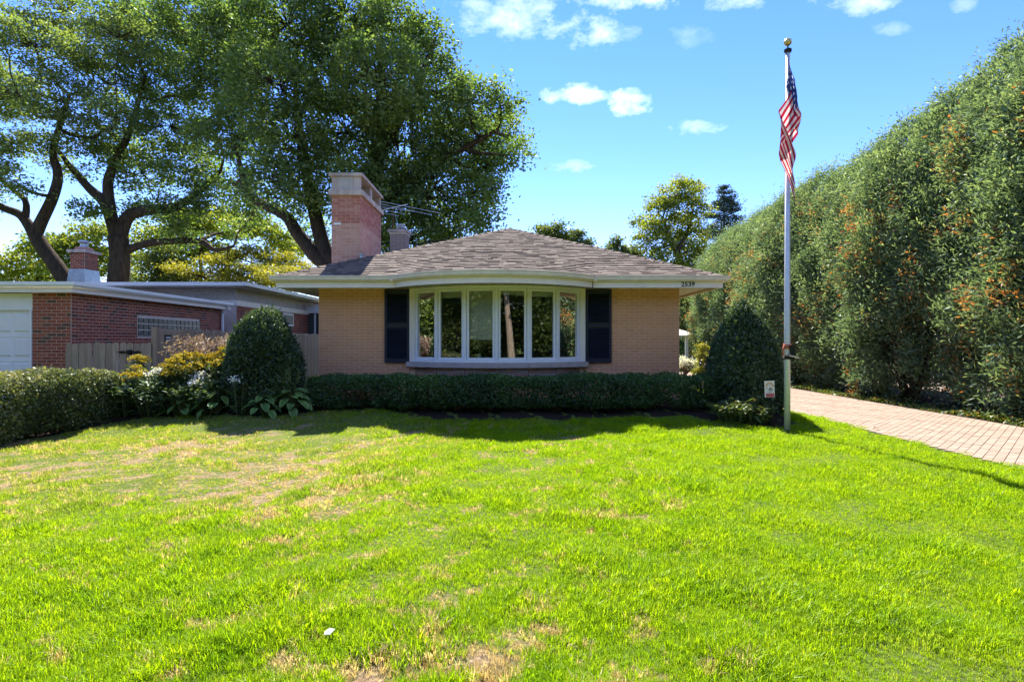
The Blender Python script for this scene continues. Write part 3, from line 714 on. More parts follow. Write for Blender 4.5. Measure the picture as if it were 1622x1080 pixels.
# roof slab, gutter boards
BOX(GXL-.25, GXR+.13, GY0-.15, GY1+.13, 2.60, 2.72).build('roof', 'roofgrey', gar)
rp = [(GXL-.3, GY0-.22), (GXR+.2, GY0-.22), (GXR+.2, GY1+.2)]
MB().sweep([(.0, 2.55), (.0, 2.66), (-.06, 2.66), (-.06, 2.55)], rp).build('fascia', 'cream', gar)
MB().sweep([(.002, 2.665), (.07, 2.665), (.10, 2.71), (.10, 2.775), (.085, 2.775), (.08, 2.72), (.002, 2.74)], rp).build('gutter', 'white', gar)
BOX(GXL-.28, GXR+.16, GY0-.18, GY1+.18, 2.565, 2.598).build('soffit', 'cream', gar)
MB().tube([(GXR+.25, 18.9, 2.66), (GXR+.12, 18.9, 2.5), (GXR+.07, 18.9, 2.4), (GXR+.07, 18.9, .1)], .045, 8).build('downspout', 'white', gar)
BOX(-13.6, -10.55, GY0+.03, GY0+.12, 2.18, 2.548).build('header_board', 'white', gar)
dr = BOX(-13.6, -10.56, GY0+.10, GY0+.14, 0, 2.178).build('garage_door', 'white', gar)
for i in range(4):
    for j in range(6):
        x0 = -13.55+j*.5; z0 = .03+i*.54
        MB().frustum((0, 0, 0), .44, .40, (0, 0, .025), .38, .34).build('door_panel', 'white', dr, mw=Matrix.Translation((x0+.24, GY0+.10, z0+.25)) @ Matrix.Rotation(R(90), 4, 'X'))
    BOX(-13.6, -10.56, GY0+.085, GY0+.099, .0+i*.54+.505, .0+i*.54+.53).build('door_rail', 'white', dr)
BOX(-10.60, -10.555, GY0-.02, GY0+.1, 0, 2.178).build('door_jamb', 'white', gar)

# ------------------------------------------------------------------ neighbour's house behind the garage
nb_h = empty('brick_bungalow', (-14, 24.5, 0), 'flat-roofed red brick house with pale trim behind the garage', 'house')
nm = MB().box(-21, -9.7, 20, 29.5, -.2, 2.74); nw = nm.build('wall', 'red_mortar', nb_h)
brick_field(nw, (-9.7, 20, 0), (0, 1, 0), (1, 0, 0), 9.5, 1.4, 2.73, .213, .0725, 'red', True, 0, holes=[(4.0, 5.15, 2.15, 2.68)], joint=.012)
BOX(-21, -9.66, 19.96, 29.5, 2.742, 2.93).build('frieze_board', 'cream', nb_h); BOX(-20.9, -9.75, 20.05, 29.4, 2.93, 3.34).build('upper_wall', 'stucco', nb_h)  # upper wall coloured grey to stand for the shade under the soffit
BOX(-21.5, -9.2, 19.5, 30, 3.345, 3.40).build('soffit', 'stucco', nb_h); BOX(-21.6, -9.12, 19.42, 30.1, 3.402, 3.50).build('roof', 'roofgrey', nb_h)
MB().sweep([(.003, 3.385), (.07, 3.385), (.09, 3.505), (.003, 3.505)], [(-21.6, 19.42), (-9.12, 19.42), (-9.12, 30.1)]).build('gutter', 'white', nb_h)
wn = MB().box(-9.74, -9.66, 24.0, 25.15, 2.15, 2.68).build('window', 'white', nb_h); BOX(-9.662, -9.652, 24.08, 25.07, 2.22, 2.61).build('pane', 'gblock', wn)
BOX(-9.72, -9.5, 20.75, 21.25, 1.55, 2.05).build('meter_box', 'white', nb_h)
sr = empty('sunroom', (-9.5, 29, 0), 'white framed sunroom window wall at the far end of the flat-roofed house', 'sunroom')
sb = BOX(-9.85, -8.9, 27.0, 31, 0, 1.45).build('base_wall', 'white', sr); BOX(-9.85, -8.7, 26.9, 31.1, 2.82, 3.2).build('fascia', 'white', sr)
for k in range(8):
    y = 27.03+k*.56; BOX(-8.98, -8.9, y, y+.08, 1.452, 2.818).build('post', 'white', sr)
    if k < 7: BOX(-8.955, -8.94, y+.09, y+.55, 1.5, 2.10).build('pane', 'gblock', sr); BOX(-8.955, -8.94, y+.09, y+.55, 2.18, 2.80).build('pane', 'gblock', sr); BOX(-8.97, -8.92, y+.081, y+.559, 2.11, 2.17).build('rail', 'white', sr)
for x in (-9.8, -9.4): BOX(x, x+.07, 27.0, 27.07, 1.452, 2.818).build('post', 'white', sr)
BOX(-9.72, -9.41, 27.02, 27.035, 1.46, 2.81).build('pane', 'gblock', sr); BOX(-9.32, -8.99, 27.02, 27.035, 1.46, 2.81).build('pane', 'gblock', sr)
# its chimney stands on the flat roof
nch = MB().box(-15.78, -15.27, 20.3, 20.95, 4.05, 4.66).build('chimney', 'red_mortar', nb_h)
brick_field(nch, (-15.78, 20.3, 0), (1, 0, 0), (0, -1, 0), .51, 4.07, 4.66, .17, .06, 'red', True, 0); brick_field(nch, (-15.27, 20.3, 0), (0, 1, 0), (1, 0, 0), .65, 4.07, 4.66, .17, .06, 'red', True, 0)
MB().frustum((-15.525, 20.625, 3.5), .68, .82, (-15.525, 20.625, 4.07), .56, .70).build('flashing', 'metal', nch)
BOX(-15.86, -15.19, 20.22, 21.03, 4.66, 4.76).build('chimney_cap', 'concrete', nch); MB().frustum((-15.525, 20.625, 4.762), .42, .45, (-15.525, 20.625, 4.88), .36, .38).build('crown', 'rose', nch)
MB().lathe((-15.525, 20.625, 4.88), [(.17, 0), (.12, .05), (.12, .17), (.19, .18), (.19, .22), (.1, .27), (.02, .28)], 16).build('flue_cap', 'metal', nch, True)

# ------------------------------------------------------------------ fences
def picket(h, w=.135, th=.02): return MB().add([(-w/2, 0, 0), (w/2, 0, 0), (w/2, 0, h-.05), (w/2-.035, 0, h), (-w/2+.035, 0, h), (-w/2, 0, h-.05), (-w/2, th, 0), (w/2, th, 0), (w/2, th, h-.05), (w/2-.035, th, h), (-w/2+.035, th, h), (-w/2, th, h-.05)],
    [(0, 1, 2, 3, 4, 5), (11, 10, 9, 8, 7, 6), (0, 6, 7, 1), (1, 7, 8, 2), (2, 8, 9, 3), (3, 9, 10, 4), (4, 10, 11, 5), (5, 11, 6, 0)]).mesh('board', 'fence')
gate = empty('picket_gate', (-8.7, 12.35, 0), 'low weathered dog-eared picket gate with black strap hinge beside the garage corner', 'gate')
pm_ = picket(1.40)
x = -9.66
while x < -7.85:
    piece('board', pm_, gate, Matrix.Translation((x+.065, 12.3, .06+random.uniform(-.018, .018))) @ Matrix.Rotation(random.uniform(-.012, .012), 4, 'Y')); x += .146
MB().box(-9.7, -7.82, 12.322, 12.36, .4, .49).box(-9.7, -7.82, 12.322, 12.36, 1.15, 1.24).build('rail', 'fence', gate)
hg = MB(); hg.box(-8.48, -8.07, 12.283, 12.297, 1.24, 1.275); hg.lathe((-8.27, 12.29, 1.21), [(.05, 0), (.06, .03), (.06, .07), (.05, .1)], 8)
hg.add([(-8.55, 12.29, 1.258), (-8.44, 12.285, 1.225), (-8.36, 12.285, 1.24), (-8.36, 12.285, 1.275), (-8.44, 12.285, 1.29)], [(0, 1, 2, 3, 4)]); hg.add([(-7.99, 12.29, 1.258), (-8.1, 12.285, 1.225), (-8.18, 12.285, 1.24), (-8.18, 12.285, 1.275), (-8.1, 12.285, 1.29)], [(4, 3, 2, 1, 0)])
hg.build('strap_hinge', 'black', gate)
fen = empty('board_fence', (-7.74, 20, 0), 'tall weathered board fence running back along the red brick garage', 'fence')
pf = picket(1.74)
BOX(-7.81, -7.69, 12.30, 12.42, 0, 1.80).build('post', 'fence', fen)
y = 12.5
while y < 30:
    piece('board', pf, fen, Matrix.Translation((-7.72, y, .03+random.uniform(-.015, .015))) @ Matrix.Rotation(R(90)+random.uniform(-.05, .05), 4, 'Z')); y += .148
MB().box(-7.80, -7.75, 12.5, 30, .4, .49).box(-7.80, -7.75, 12.5, 30, 1.3, 1.39).build('rail', 'fence', fen)
sg = empty('fence_sign', (-7.7, 12.72, 1.55), 'small black and white notice nailed to the tall board fence', 'sign')
BOX(-7.716, -7.708, 12.62, 12.86, 1.46, 1.64).build('plate', 'black', sg); BOX(-7.707, -7.704, 12.65, 12.83, 1.56, 1.59).build('print', 'signwhite', sg); BOX(-7.707, -7.704, 12.65, 12.83, 1.49, 1.53).build('print', 'signwhite', sg)

# ------------------------------------------------------------------ flagpole
PX, PY = 4.51, 9.31
pz = float(gz(PX, PY))
pole = empty('flagpole', (PX, PY, pz), 'tall silver flagpole with gold ball standing at the lawn edge', 'flagpole')
top = 6.22
MB().tube([(PX, PY, pz-.1), (PX, PY, 1.6), (PX+.01, PY, top)], [.048, .046, .034], 16).build('shaft', 'alu', pole, True)
MB().lathe((PX+.01, PY, top), [(.05, 0), (.06, .02), (.06, .05), (.03, .06), (.012, .07), (.012, .13)], 14).build('truck', 'black', pole)
MB().lathe((PX+.01, PY, top+.11), [(.012, 0)]+[(.062*math.sin(math.pi*i/12), .062-.062*math.cos(math.pi*i/12)) for i in range(1, 12)]+[(.004, .124)], 18).build('ball', 'gold', pole, True)
MB().tube([(PX-.055, PY-.01, 1.25), (PX-.05, PY-.012, 3.5), (PX-.035, PY, top)], .004, 5).build('halyard', 'signwhite', pole)
MB().box(PX-.075, PX-.045, PY-.02, PY+.02, 1.30, 1.34).box(PX-.07, PX-.055, PY-.015, PY+.015, 1.22, 1.42).build('cleat', 'metal', pole)
for z in (1.39, 1.415, 1.44): MB().tube([(PX+.054*math.cos(a), PY+.054*math.sin(a), z+.01*math.sin(a)) for a in np.linspace(0, 6.4, 15)], .011, 6).build('rope_wrap', 'redrope', pole)
MB().tube([(PX-.055, PY-.03, 1.42), (PX-.09, PY-.04, 1.38), (PX-.085, PY-.04, 1.26)], .012, 6).build('rope_end', 'redrope', pole)
lamp = empty('solar_spotlight', (PX+.08, PY-.08, 1.24), 'small black solar spotlight clamped to the silver flagpole', 'spotlight')
MB().lathe((PX, PY, 1.20), [(.052, 0), (.056, .01), (.056, .05), (.052, .06)], 14).build('clamp', 'black', lamp)
MB().obox((PX+.03, PY-.10, 1.27), (.06, -.02, -.01), (0, .05, 0), (-.03, 0, .16)).build('lamp_head', 'black', lamp); MB().obox((PX-.03, PY-.12, 1.255), (.16, 0, -.035), (0, .12, .0), (.005, 0, .022)).build('solar_panel', 'metal', lamp)
MB().obox((PX+.0, PY-.06, 1.20), (.09, -.01, -.01), (0, .03, 0), (0, 0, .06)).build('bracket', 'black', lamp)

# flag: limp cloth, folded zigzag, one surface
t = NT('flag_cloth')
uu, vv = t.attr('fu'), t.attr('fv')
st = t.math('MODULO', t.math('FLOOR', t.math('MULTIPLY', vv, 13)), 2)
c = t.mix(st, (.40, .018, .040), (.66, .60, .56))
can = t.math('MULTIPLY', t.math('LESS_THAN', uu, .4), t.math('LESS_THAN', vv, 7/13))
su = t.math('SUBTRACT', t.math('FRACT', t.math('MULTIPLY', uu, 15)), .5); sv = t.math('SUBTRACT', t.math('FRACT', t.math('MULTIPLY', vv, 9.3)), .5)
star = t.math('LESS_THAN', t.math('ADD', t.math('MULTIPLY', su, su), t.math('MULTIPLY', sv, sv)), .055)
c = t.mix(can, c, t.mix(star, (.030, .055, .20), (.55, .55, .58)))
d = t.n('ShaderNodeBsdfDiffuse'); t.link(c, d.inputs[0]); tr = t.n('ShaderNodeBsdfTranslucent'); t.link(c, tr.inputs[0])
mx = t.n('ShaderNodeMixShader'); mx.inputs[0].default_value = .45; t.link(d.outputs[0], mx.inputs[1]); t.link(tr.outputs[0], mx.inputs[2]); t.link(mx.outputs[0], t.out.inputs[0])
M['flag_cloth'] = t.mat
NU, NV = 90, 40
V = []; FU = []; FV = []
for i in range(NU+1):
    u = i/NU
    for j in range(NV+1):
        v = j/NV                                    # 0 top edge, 1 bottom edge
        # along the fly the cloth drops and folds back and forth across the pole
        drop = 1.58*(u**1.12)
        z = top-.06-.91*v*(1-.10*u)-drop
        kx = np.interp(u, [0, .10, .30, .62, .82, 1], [-.04, .0, .17, -.18, -.06, .05])
        ky = np.interp(u, [0, .10, .30, .62, .82, 1], [-.05, -.05, -.07, -.13, -.15, -.13])
        sq = .22+.78*min(1, (drop+.91*v)/.95)        # gathered tight near the top
        x = kx*sq+.018*math.sin(9*v+7*u)*sq; yv = ky+.022*math.sin(14*v+3*u)
        V.append((PX+x, PY+yv, z)); FU.append(u); FV.append(v)
me = bpy.data.meshes.new('flag'); q = NV+1
me.from_pydata(V, [], [(i*q+j, (i+1)*q+j, (i+1)*q+j+1, i*q+j+1) for i in range(NU) for j in range(NV)])
for nm_, dat in (('fu', FU), ('fv', FV)): a = me.attributes.new(nm_, 'FLOAT', 'POINT'); a.data.foreach_set('value', dat)
me.materials.append(M['flag_cloth']); me.shade_smooth()
fo = reg(bpy.data.objects.new('flag', me), None); tag(fo, 'limp red, white and blue striped flag hanging from the flagpole', 'flag')

# yard sign
SX, SY = 4.40, 9.66
sgz = float(gz(SX, SY))
ys_ = empty('yard_sign', (SX, SY, sgz), 'small rectangular yard sign with rainbow and red band on black stake', 'sign')
BOX(SX-.012, SX+.012, SY, SY+.015, sgz-.1, .56).build('stake', 'black', ys_)
tl = Matrix.Translation((SX, SY-.012, 0)) @ Matrix.Rotation(R(-2), 4, 'Y')
pl = BOX(-.083, .083, 0, .008, .545, .82).build('plate', 'signwhite', ys_, mw=tl)
BOX(-.068, .072, -.004, -.001, .552, .61).build('band', 'signred', ys_, mw=tl)
for k, (r, mt) in enumerate(((.074, 'orange'), (.060, 'gold'), (.047, 'signlilac'))):
    q = MB(); 
    for i in range(12):
        a0, a1 = math.pi*i/12, math.pi*(i+1)/12; q.poly([(rr*math.cos(a), -.003-.0004*k, .725+rr*math.sin(a)) for rr, a in ((r, a0), (r-.010, a0), (r-.010, a1), (r, a1))][::-1])
    q.build('rainbow_band', mt, ys_, mw=tl)
q = MB()
for (x, z, w, h) in ((-.06, .69, .012, .02), (-.01, .70, .03, .008), (-.015, .665, .018, .022), (.01, .67, .02, .028), (.035, .665, .014, .018), (-.02, .64, .06, .005)): q.box(x, x+w, -.003, -.001, z, z+h)
q.build('print', 'black', ys_, mw=tl)

# ------------------------------------------------------------------ vegetation builders
def grow_tree(name, label, trunk, blobs, nleaf, leaf, mat, bark='bark', group=None, cat='tree', clump=.55, per=70, seed=1, flat=.6, aspect=.6, limb=.5, shell=.45):
    """trunk: list of (Vector, radius) polylines (first is the stem); blobs: list of (Vector centre, Vector radii)"""
    r_ = np.random.default_rng(seed); rr = random.Random(seed)
    base = trunk[0][0][0]
    root = empty(name, base, label, cat, group)
    mb = MB(); skel = []
    for line in trunk:
        P = [Vector(p) for p, r in line]; Rr = [r for p, r in line]
        # smooth by subdividing
        Q, S = [], []
        for i in range(len(P)-1):
            for k in range(4):
                t = k/4; p_1 = P[max(i-1, 0)]; p0, p1 = P[i], P[i+1]; p2 = P[min(i+2, len(P)-1)]
                q = .5*((2*p0)+(p1-p_1)*t+(2*p_1-5*p0+4*p1-p2)*t*t+(3*p0-p_1-3*p1+p2)*t**3)
                Q.append(q); S.append(Rr[i]+(Rr[i+1]-Rr[i])*t)
        Q.append(P[-1]); S.append(Rr[-1]); mb.tube(Q, S, 10)
        skel += list(zip(Q, S))[2:]
    skel = [(p, r) for p, r in skel if p.z > base.z+(trunk[0][-1][0].z-base.z)*.35]
    vol = sum(b[1].x*b[1].y*b[1].z for b in blobs)
    PP, RN = [], []
    for c, rad in sorted(blobs, key=lambda b: (b[0]-skel[-1][0]).length):
        best = min(skel, key=lambda s: (s[0]-c).length+max(0, s[0].z-c.z)*1.5+.6/max(s[1], .03)*.1)
        p, r = best; d = c-p; L = d.length
        r0 = min(r*.62, .035+.022*L*limb*2); n = max(4, int(L/.7))
        side = Vector((rr.gauss(0, 1), rr.gauss(0, 1), rr.gauss(0, .5)))*L*.07
        pts = [p+d*(i/n)+side*math.sin(math.pi*i/n)*1.2+Vector((0, 0, -.07*L*math.sin(math.pi*i/n)))+Vector((rr.gauss(0, 1), rr.gauss(0, 1), rr.gauss(0, 1)))*.035*L*(0 < i < n)*.6 for i in range(n+1)]
        rads = [r0*(1-i/n)**.8+.018 for i in range(n+1)]
        mb.tube(pts, rads, 6, False); new = list(zip(pts, rads)); skel += new[1:]
        tone = rr.uniform(-.10, .16)
        k = max(3, int(nleaf*(rad.x*rad.y*rad.z)**.75/sum((b[1].x*b[1].y*b[1].z)**.75 for b in blobs)/per))
        for _ in range(k):
            v = Vector(r_.normal(size=3)).normalized()*(shell+(1-shell)*rr.random()**.6) if shell < 1 else Vector(r_.normal(size=3)).normalized()
            q = c+Vector((v.x*rad.x, v.y*rad.y, v.z*rad.z)); s = clump*rr.uniform(.6, 1.3)
            if rr.random() < .6:
                a = min(new[len(new)//2:], key=lambda s_: (s_[0]-q).length)[0]; m_ = (a+q)/2+Vector((rr.gauss(0, .15), rr.gauss(0, .15), rr.gauss(0, .1)))*s
                mb.tube([a, m_, q], [.022, .015, .006], 4, False)
            kk = max(6, int(per*rr.uniform(.5, 1.5)))
            pp = r_.normal(size=(kk, 3))*np.array([s, s, s*flat])*.62+np.array(q); PP.append(pp)
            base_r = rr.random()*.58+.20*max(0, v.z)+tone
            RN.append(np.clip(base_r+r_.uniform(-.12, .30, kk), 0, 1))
    PP = np.concatenate(PP); RN = np.concatenate(RN); m = len(PP)
    A = unit(r_.normal(size=(m, 3))*np.array([1, 1, .6])+np.array([0, 0, -.25])); Nn = unit(r_.normal(size=(m, 3))+np.array([0, 0, .9]))
    ln = leaf*r_.uniform(.6, 1.35, m)
    tk = mb.build('trunk', bark, root, True)
    me = leaf_mesh('crown', PP, A, Nn, ln, ln*aspect, RN, mat, .12); reg(bpy.data.objects.new('crown', me), root)
    return root
def blobs_px(lst, Y, dy=2.2, seed=0, zr=.8):
    r = random.Random(seed); out = []
    for b in lst:
        x, y, q = b[:3]; yy = Y+(b[3] if len(b) > 3 else r.uniform(-dy, dy)); c = px(x, y, yy); k = q*yy/F
        out.append((c, Vector((k, k*1.0, k*zr))))
    return out
def tp(lst, Y):  return [(px(x, y, Y+(d[0] if d else 0)), r) for x, y, r, *d in lst]

# ---- shrub forms
def surf_leaves(P, Nrm, leaf, aspect, n, mat, name, depth=.10, rnd=None, out=.5, seed=3):
    m = len(P); r_ = np.random.default_rng(seed)
    Q = P-Nrm*(r_.exponential(depth, m)[:, None])+r_.normal(size=(m, 3))*leaf*.35
    A = unit(r_.normal(size=(m, 3))+Nrm*out); Nn = unit(r_.normal(size=(m, 3))*.8+Nrm*.8)
    ln = leaf*r_.uniform(.6, 1.4, m)
    rn = r_.uniform(0, 1, m)**1.1 if rnd is None else np.clip(rnd+r_.uniform(-.25, .3, m), 0, 1)
    return leaf_mesh(name, Q, A, Nn, ln, ln*aspect, rn, mat, .1)
def lump(P, s, seed):
    r = np.random.default_rng(seed); out = np.zeros(len(P))
    for k in range(10):
        d = unit(r.normal(size=(1, 3)))[0]; f = s*r.uniform(.6, 2.2); out += np.sin(P@d*f+r.uniform(0, 6.28))
    return out/10**.5

# ------------------------------------------------------------------ big trees behind the houses
V3 = Vector
YA, YB, YC = 30.0, 31.0, 27.0
grow_tree('locust_tree', 'leaning dark honey locust forking low above the garage, farthest left', [
    tp([(132, 585, .46), (112, 470, .42), (98, 435, .40), (70, 395, .36), (56, 372, .34)], YA),
    tp([(56, 372, .32), (66, 350, .28), (84, 312, .25), (92, 278, .22), (84, 243, .18), (93, 205, .14), (110, 150, .08)], YA),
    tp([(56, 374, .30), (34, 342, .22), (2, 328, .18), (-50, 300, .12)], YA), tp([(40, 346, .18), (40, 318, .14), (12, 294, .10), (-30, 250, .06)], YA)],
    blobs_px([(55, 75, 62), (130, 75, 60), (20, 150, 60), (100, 160, 62), (15, 225, 40), (75, 235, 45), (165, 130, 50), (-60, 130, 90), (-70, 260, 70), (190, 60, 50), (100, 20, 50), (10, 40, 50), (150, 215, 36), (20, 285, 30), (-20, 320, 30), (120, 270, 26), (185, 190, 40)], YA, 2.5, 1, .6),
    52000, .18, 'leaf_locust', group=None, clump=.62, per=48, seed=11, flat=.42, aspect=.45, shell=.6)
grow_tree('locust_tree', 'stout dark tree with spreading crooked limbs behind the small red chimney', [
    tp([(182, 600, .60), (186, 470, .55), (190, 410, .50), (187, 375, .50)], YB),
    tp([(187, 378, .40), (168, 325, .30), (141, 298, .22), (112, 265, .15), (90, 235, .08)], YB),
    tp([(188, 378, .40), (204, 342, .32), (240, 332, .28), (280, 327, .22), (320, 300, .16), (350, 270, .1)], YB), tp([(176, 340, .30), (171, 294, .26), (180, 262, .22), (205, 210, .16), (225, 140, .10)], YB),
    tp([(190, 400, .25), (225, 388, .20), (255, 383, .20), (315, 382, .16), (340, 396, .12), (370, 390, .07)], YB)],
    blobs_px([(240, 50, 60), (310, 35, 66), (380, 20, 60), (200, 20, 50), (395, 95, 55), (255, 120, 60), (190, 235, 45), (330, 130, 60), (270, 200, 60), (225, 275, 42), (300, 270, 50), (345, 220, 45), (340, 310, 36), (280, 330, 36), (235, 340, 32), (370, 360, 26), (180, 165, 30), (290, 375, 28), (400, 340, 30), (140, 330, 24)], YB, 2.6, 2, .7),
    62000, .18, 'leaf_tree', clump=.55, per=45, seed=12, flat=.6, aspect=.55, shell=.6)
grow_tree('elm_tree', 'huge spreading shade tree rising behind the house chimney', [
    tp([(545, 580, .62), (545, 450, .55), (548, 400, .5), (562, 335, .45), (592, 275, .38), (602, 200, .30), (603, 130, .2), (600, 60, .1)], YC),
    tp([(545, 430, .42), (505, 410, .36), (470, 368, .30), (451, 341, .26), (396, 311, .20), (383, 273, .13), (370, 220, .07)], YC),
    tp([(545, 425, .4), (516, 400, .36), (495, 320, .30), (481, 247, .24), (470, 170, .17), (470, 90, .08)], YC),
    tp([(560, 345, .35), (620, 310, .28), (680, 262, .22), (735, 235, .15), (790, 205, .08)], YC), tp([(596, 255, .25), (640, 180, .18), (670, 110, .12), (690, 60, .06)], YC)],
    blobs_px([(455, 40, 75), (545, 20, 80), (620, 50, 62), (678, 75, 46), (520, 110, 80), (430, 130, 70), (600, 130, 80), (690, 150, 62), (745, 165, 48), (790, 160, 34), (800, 215, 40), (815, 245, 26), (740, 230, 62), (650, 225, 80), (550, 210, 75), (460, 220, 70), (390, 210, 55), (375, 120, 50), (690, 300, 62), (620, 320, 70), (745, 310, 46), (770, 345, 30), (720, 360, 48), (650, 380, 60), (560, 300, 60), (430, 285, 48), (385, 300, 38), (480, 310, 42), (770, 265, 36), (590, 390, 45), (350, 60, 45), (700, 400, 45), (780, 300, 24), (500, 370, 26)], YC, 3.0, 3, .82),
    135000, .17, 'leaf_tree', clump=.50, per=42, seed=13, flat=.75, aspect=.6, shell=.6)
# second-row trees
grow_tree('maple_tree', 'sunlit yellow-green tree low behind the garage roof', [tp([(60, 560, .2), (62, 470, .18), (60, 420, .12)], 44)],
    blobs_px([(30, 415, 36), (80, 390, 40), (130, 395, 40), (10, 440, 26), (110, 430, 30), (150, 365, 30), (170, 420, 30), (70, 440, 30), (215, 440, 20)], 44, 2, 4, .55), 15000, .26, 'leaf_bright', clump=.9, per=60, seed=14, flat=.35)
grow_tree('maple_tree', 'bright backlit tree filling the gap below the crooked limbs', [tp([(318, 575, .14), (318, 450, .13), (318, 365, .09)], 40)],
    blobs_px([(250, 375, 36), (300, 350, 40), (350, 355, 40), (235, 415, 30), (285, 405, 34), (340, 400, 34), (400, 360, 34), (430, 380, 30), (460, 395, 26)], 40, 2, 5, .55), 17000, .24, 'leaf_bright', clump=.85, per=60, seed=15, flat=.35)
grow_tree('pine_tree', 'golden-tipped layered pine above the flat roof, left of the eave', [tp([(361, 575, .16), (361, 470, .15), (362, 395, .08)], 36), ],
    [(c, V3((r.x, r.y, r.z*.3))) for c, r in blobs_px([(395, 400, 34), (440, 412, 40), (350, 412, 30), (390, 428, 40), (445, 436, 44), (335, 432, 34), (420, 450, 44), (470, 450, 34), (365, 450, 36), (300, 440, 30), (285, 424, 24), (480, 425, 22)], 36, 2, 6, 1)], 22000, .20, 'leaf_yellow', clump=.55, per=50, seed=16, flat=.35, aspect=.35)
grow_tree('cedar_shrub', 'grey-green bushy conifer above the garage roof between the two crooked trunks', [tp([(262, 560, .12), (262, 440, .08)], 37)],
    blobs_px([(262, 412, 24), (245, 435, 26), (280, 440, 26), (262, 450, 26)], 37, 1, 7, 1.1), 9000, .16, 'leaf_mid', clump=.5, per=50, seed=17)
grow_tree('ash_tree', 'airy yellow-green tree standing right of the roof peak', [tp([(1086, 560, .3), (1080, 430, .27), (1070, 396, .22), (1058, 372, .15), (1050, 345, .08)], 42), tp([(1072, 400, .18), (1090, 365, .13), (1098, 330, .07)], 42)],
    blobs_px([(1084, 298, 24), (1102, 306, 15), (1060, 312, 20), (1040, 325, 20), (1106, 330, 17), (1075, 330, 24), (1012, 352, 14), (1035, 355, 20), (1060, 358, 22), (1092, 358, 22), (1108, 365, 14), (1015, 378, 16), (1045, 385, 22), (1080, 388, 22), (1105, 395, 20), (1000, 398, 14), (1030, 408, 20), (1065, 415, 22), (1100, 420, 24), (1112, 388, 12)], 42, 1.5, 8, .9), 22000, .18, 'leaf_bright', bark='bark2', clump=.42, per=36, seed=18)
grow_tree('shade_tree', 'round green treetop just over the roof peak on its right', [tp([(885, 560, .25), (885, 420, .2), (886, 395, .1)], 50)],
    blobs_px([(858, 372, 14), (885, 366, 15), (912, 378, 14), (875, 385, 18), (930, 392, 12), (905, 392, 15)], 50, 1, 9, .9), 7000, .24, 'leaf_mid', clump=.6, per=45, seed=19)
grow_tree('young_tree', 'thin sapling top peeking over the right roof slope', [tp([(976, 560, .1), (976, 420, .08), (976, 390, .04)], 40)],
    blobs_px([(976, 382, 9), (966, 392, 7), (985, 398, 10), (1000, 405, 12)], 40, .5, 10, 1.1), 2500, .18, 'leaf_mid', clump=.35, per=30, seed=20)
# tall dark conifer with tiered boughs
def conifer(name, label, x, y_top, Y, half, seed, nl=16000):
    r = random.Random(seed); r_ = np.random.default_rng(seed)
    top = px(x, y_top, Y); base = V3((top.x, Y, 0)); H = top.z
    root = empty(name, base, label, 'tree'); mb = MB(); mb.tube([base, base+V3((0, 0, H*.6)), top], [.28, .15, .02], 8)
    P, RN, AA = [], [], []
    zz = 2.5
    while zz < H-.2:
        f = 1-(zz/H)
        for b in range(r.randint(4, 6)):
            a = r.uniform(0, 6.28); L = half*(f**.75)*r.uniform(.55, 1.25)+.15; d = V3((math.cos(a), math.sin(a), r.uniform(-.12, .2)))
            o = V3((base.x, base.y, zz)); e = o+d*L; mb.tube([o, o+d*L*.5+V3((0, 0, -.05*L)), e], [.03, .02, .008], 4, False)
            k = int(nl*.012*(L/half+.1)); s = r_.uniform(.2, 1, k)**.8
            pp = np.array(o)+np.outer(s*L, np.array(d))+r_.normal(size=(k, 3))*np.array([.22, .22, .10])*(.5+.5*L); P.append(pp)
            AA.append(np.tile(np.array(d), (k, 1))+r_.normal(size=(k, 3))*.6); RN.append(np.clip(r.random()*.6+r_.uniform(0, .35, k), 0, 1))
        zz += r.uniform(.28, .5)
    P = np.concatenate(P); AA = np.concatenate(AA); RN = np.concatenate(RN)
    mb.build('trunk', 'bark', root); me = leaf_mesh('crown', P, AA, rdir(len(P), .6), .22*r_.uniform(.6, 1.3, len(P)), .07, RN, 'needle_blue', .1); reg(bpy.data.objects.new('crown', me), root)
conifer('spruce_tree', 'narrow blue-green conifer beside the airy tree, tip clear against sky', 1147, 292, 45, 4.4, 21, 34000)
# trees and shrubs seen in the slot between house and cone-shaped yew
def wild(name, label, lst, Y, n, mat, seed, leaf=.15, trunk=None, cat='shrub', cl=.45):
    x, y, q = lst[0]; b = px(x, y, Y)
    return grow_tree(name, label, [[(V3((b.x, Y, 0)), .09), (V3((b.x, Y, b.z*.5)), .07), (V3((b.x, Y, b.z)), .04)]], blobs_px(lst, Y, 1, seed, 1.0), n, leaf, mat, bark='bark2', cat=cat, clump=cl, per=45, seed=seed)
wild('lilac_shrub', 'leafy green shrub filling the slot right of the house wall', [(1092, 490, 24), (1108, 475, 24), (1080, 510, 20), (1125, 500, 22), (1100, 520, 18), (1075, 480, 18)], 32, 9000, 'leaf_mid', 31)
wild('lilac_shrub', 'darker shrub mass behind the white pavilion posts', [(1110, 545, 26), (1085, 548, 22), (1130, 535, 26), (1060, 540, 26), (1140, 560, 22)], 38, 8000, 'boxleaf', 32, .2)
wild('small_tree', 'tree with green crown behind the cone-shaped yew', [(1130, 450, 30), (1105, 445, 26), (1150, 430, 26), (1120, 470, 26), (1090, 460, 20)], 36, 10000, 'leaf_mid', 33, .18, cat='tree')
wild('golden_shrub', 'yellow-leaved upright shrub between the house wall and cone-shaped yew', [(1110, 562, 6), (1112, 549, 5), (1113, 575, 6), (1106, 579, 5), (1117, 564, 5), (1110, 588, 6), (1117, 585, 5), (1103, 590, 5)], 24, 4200, 'leaf_yellow', 34, .075, cl=.16)
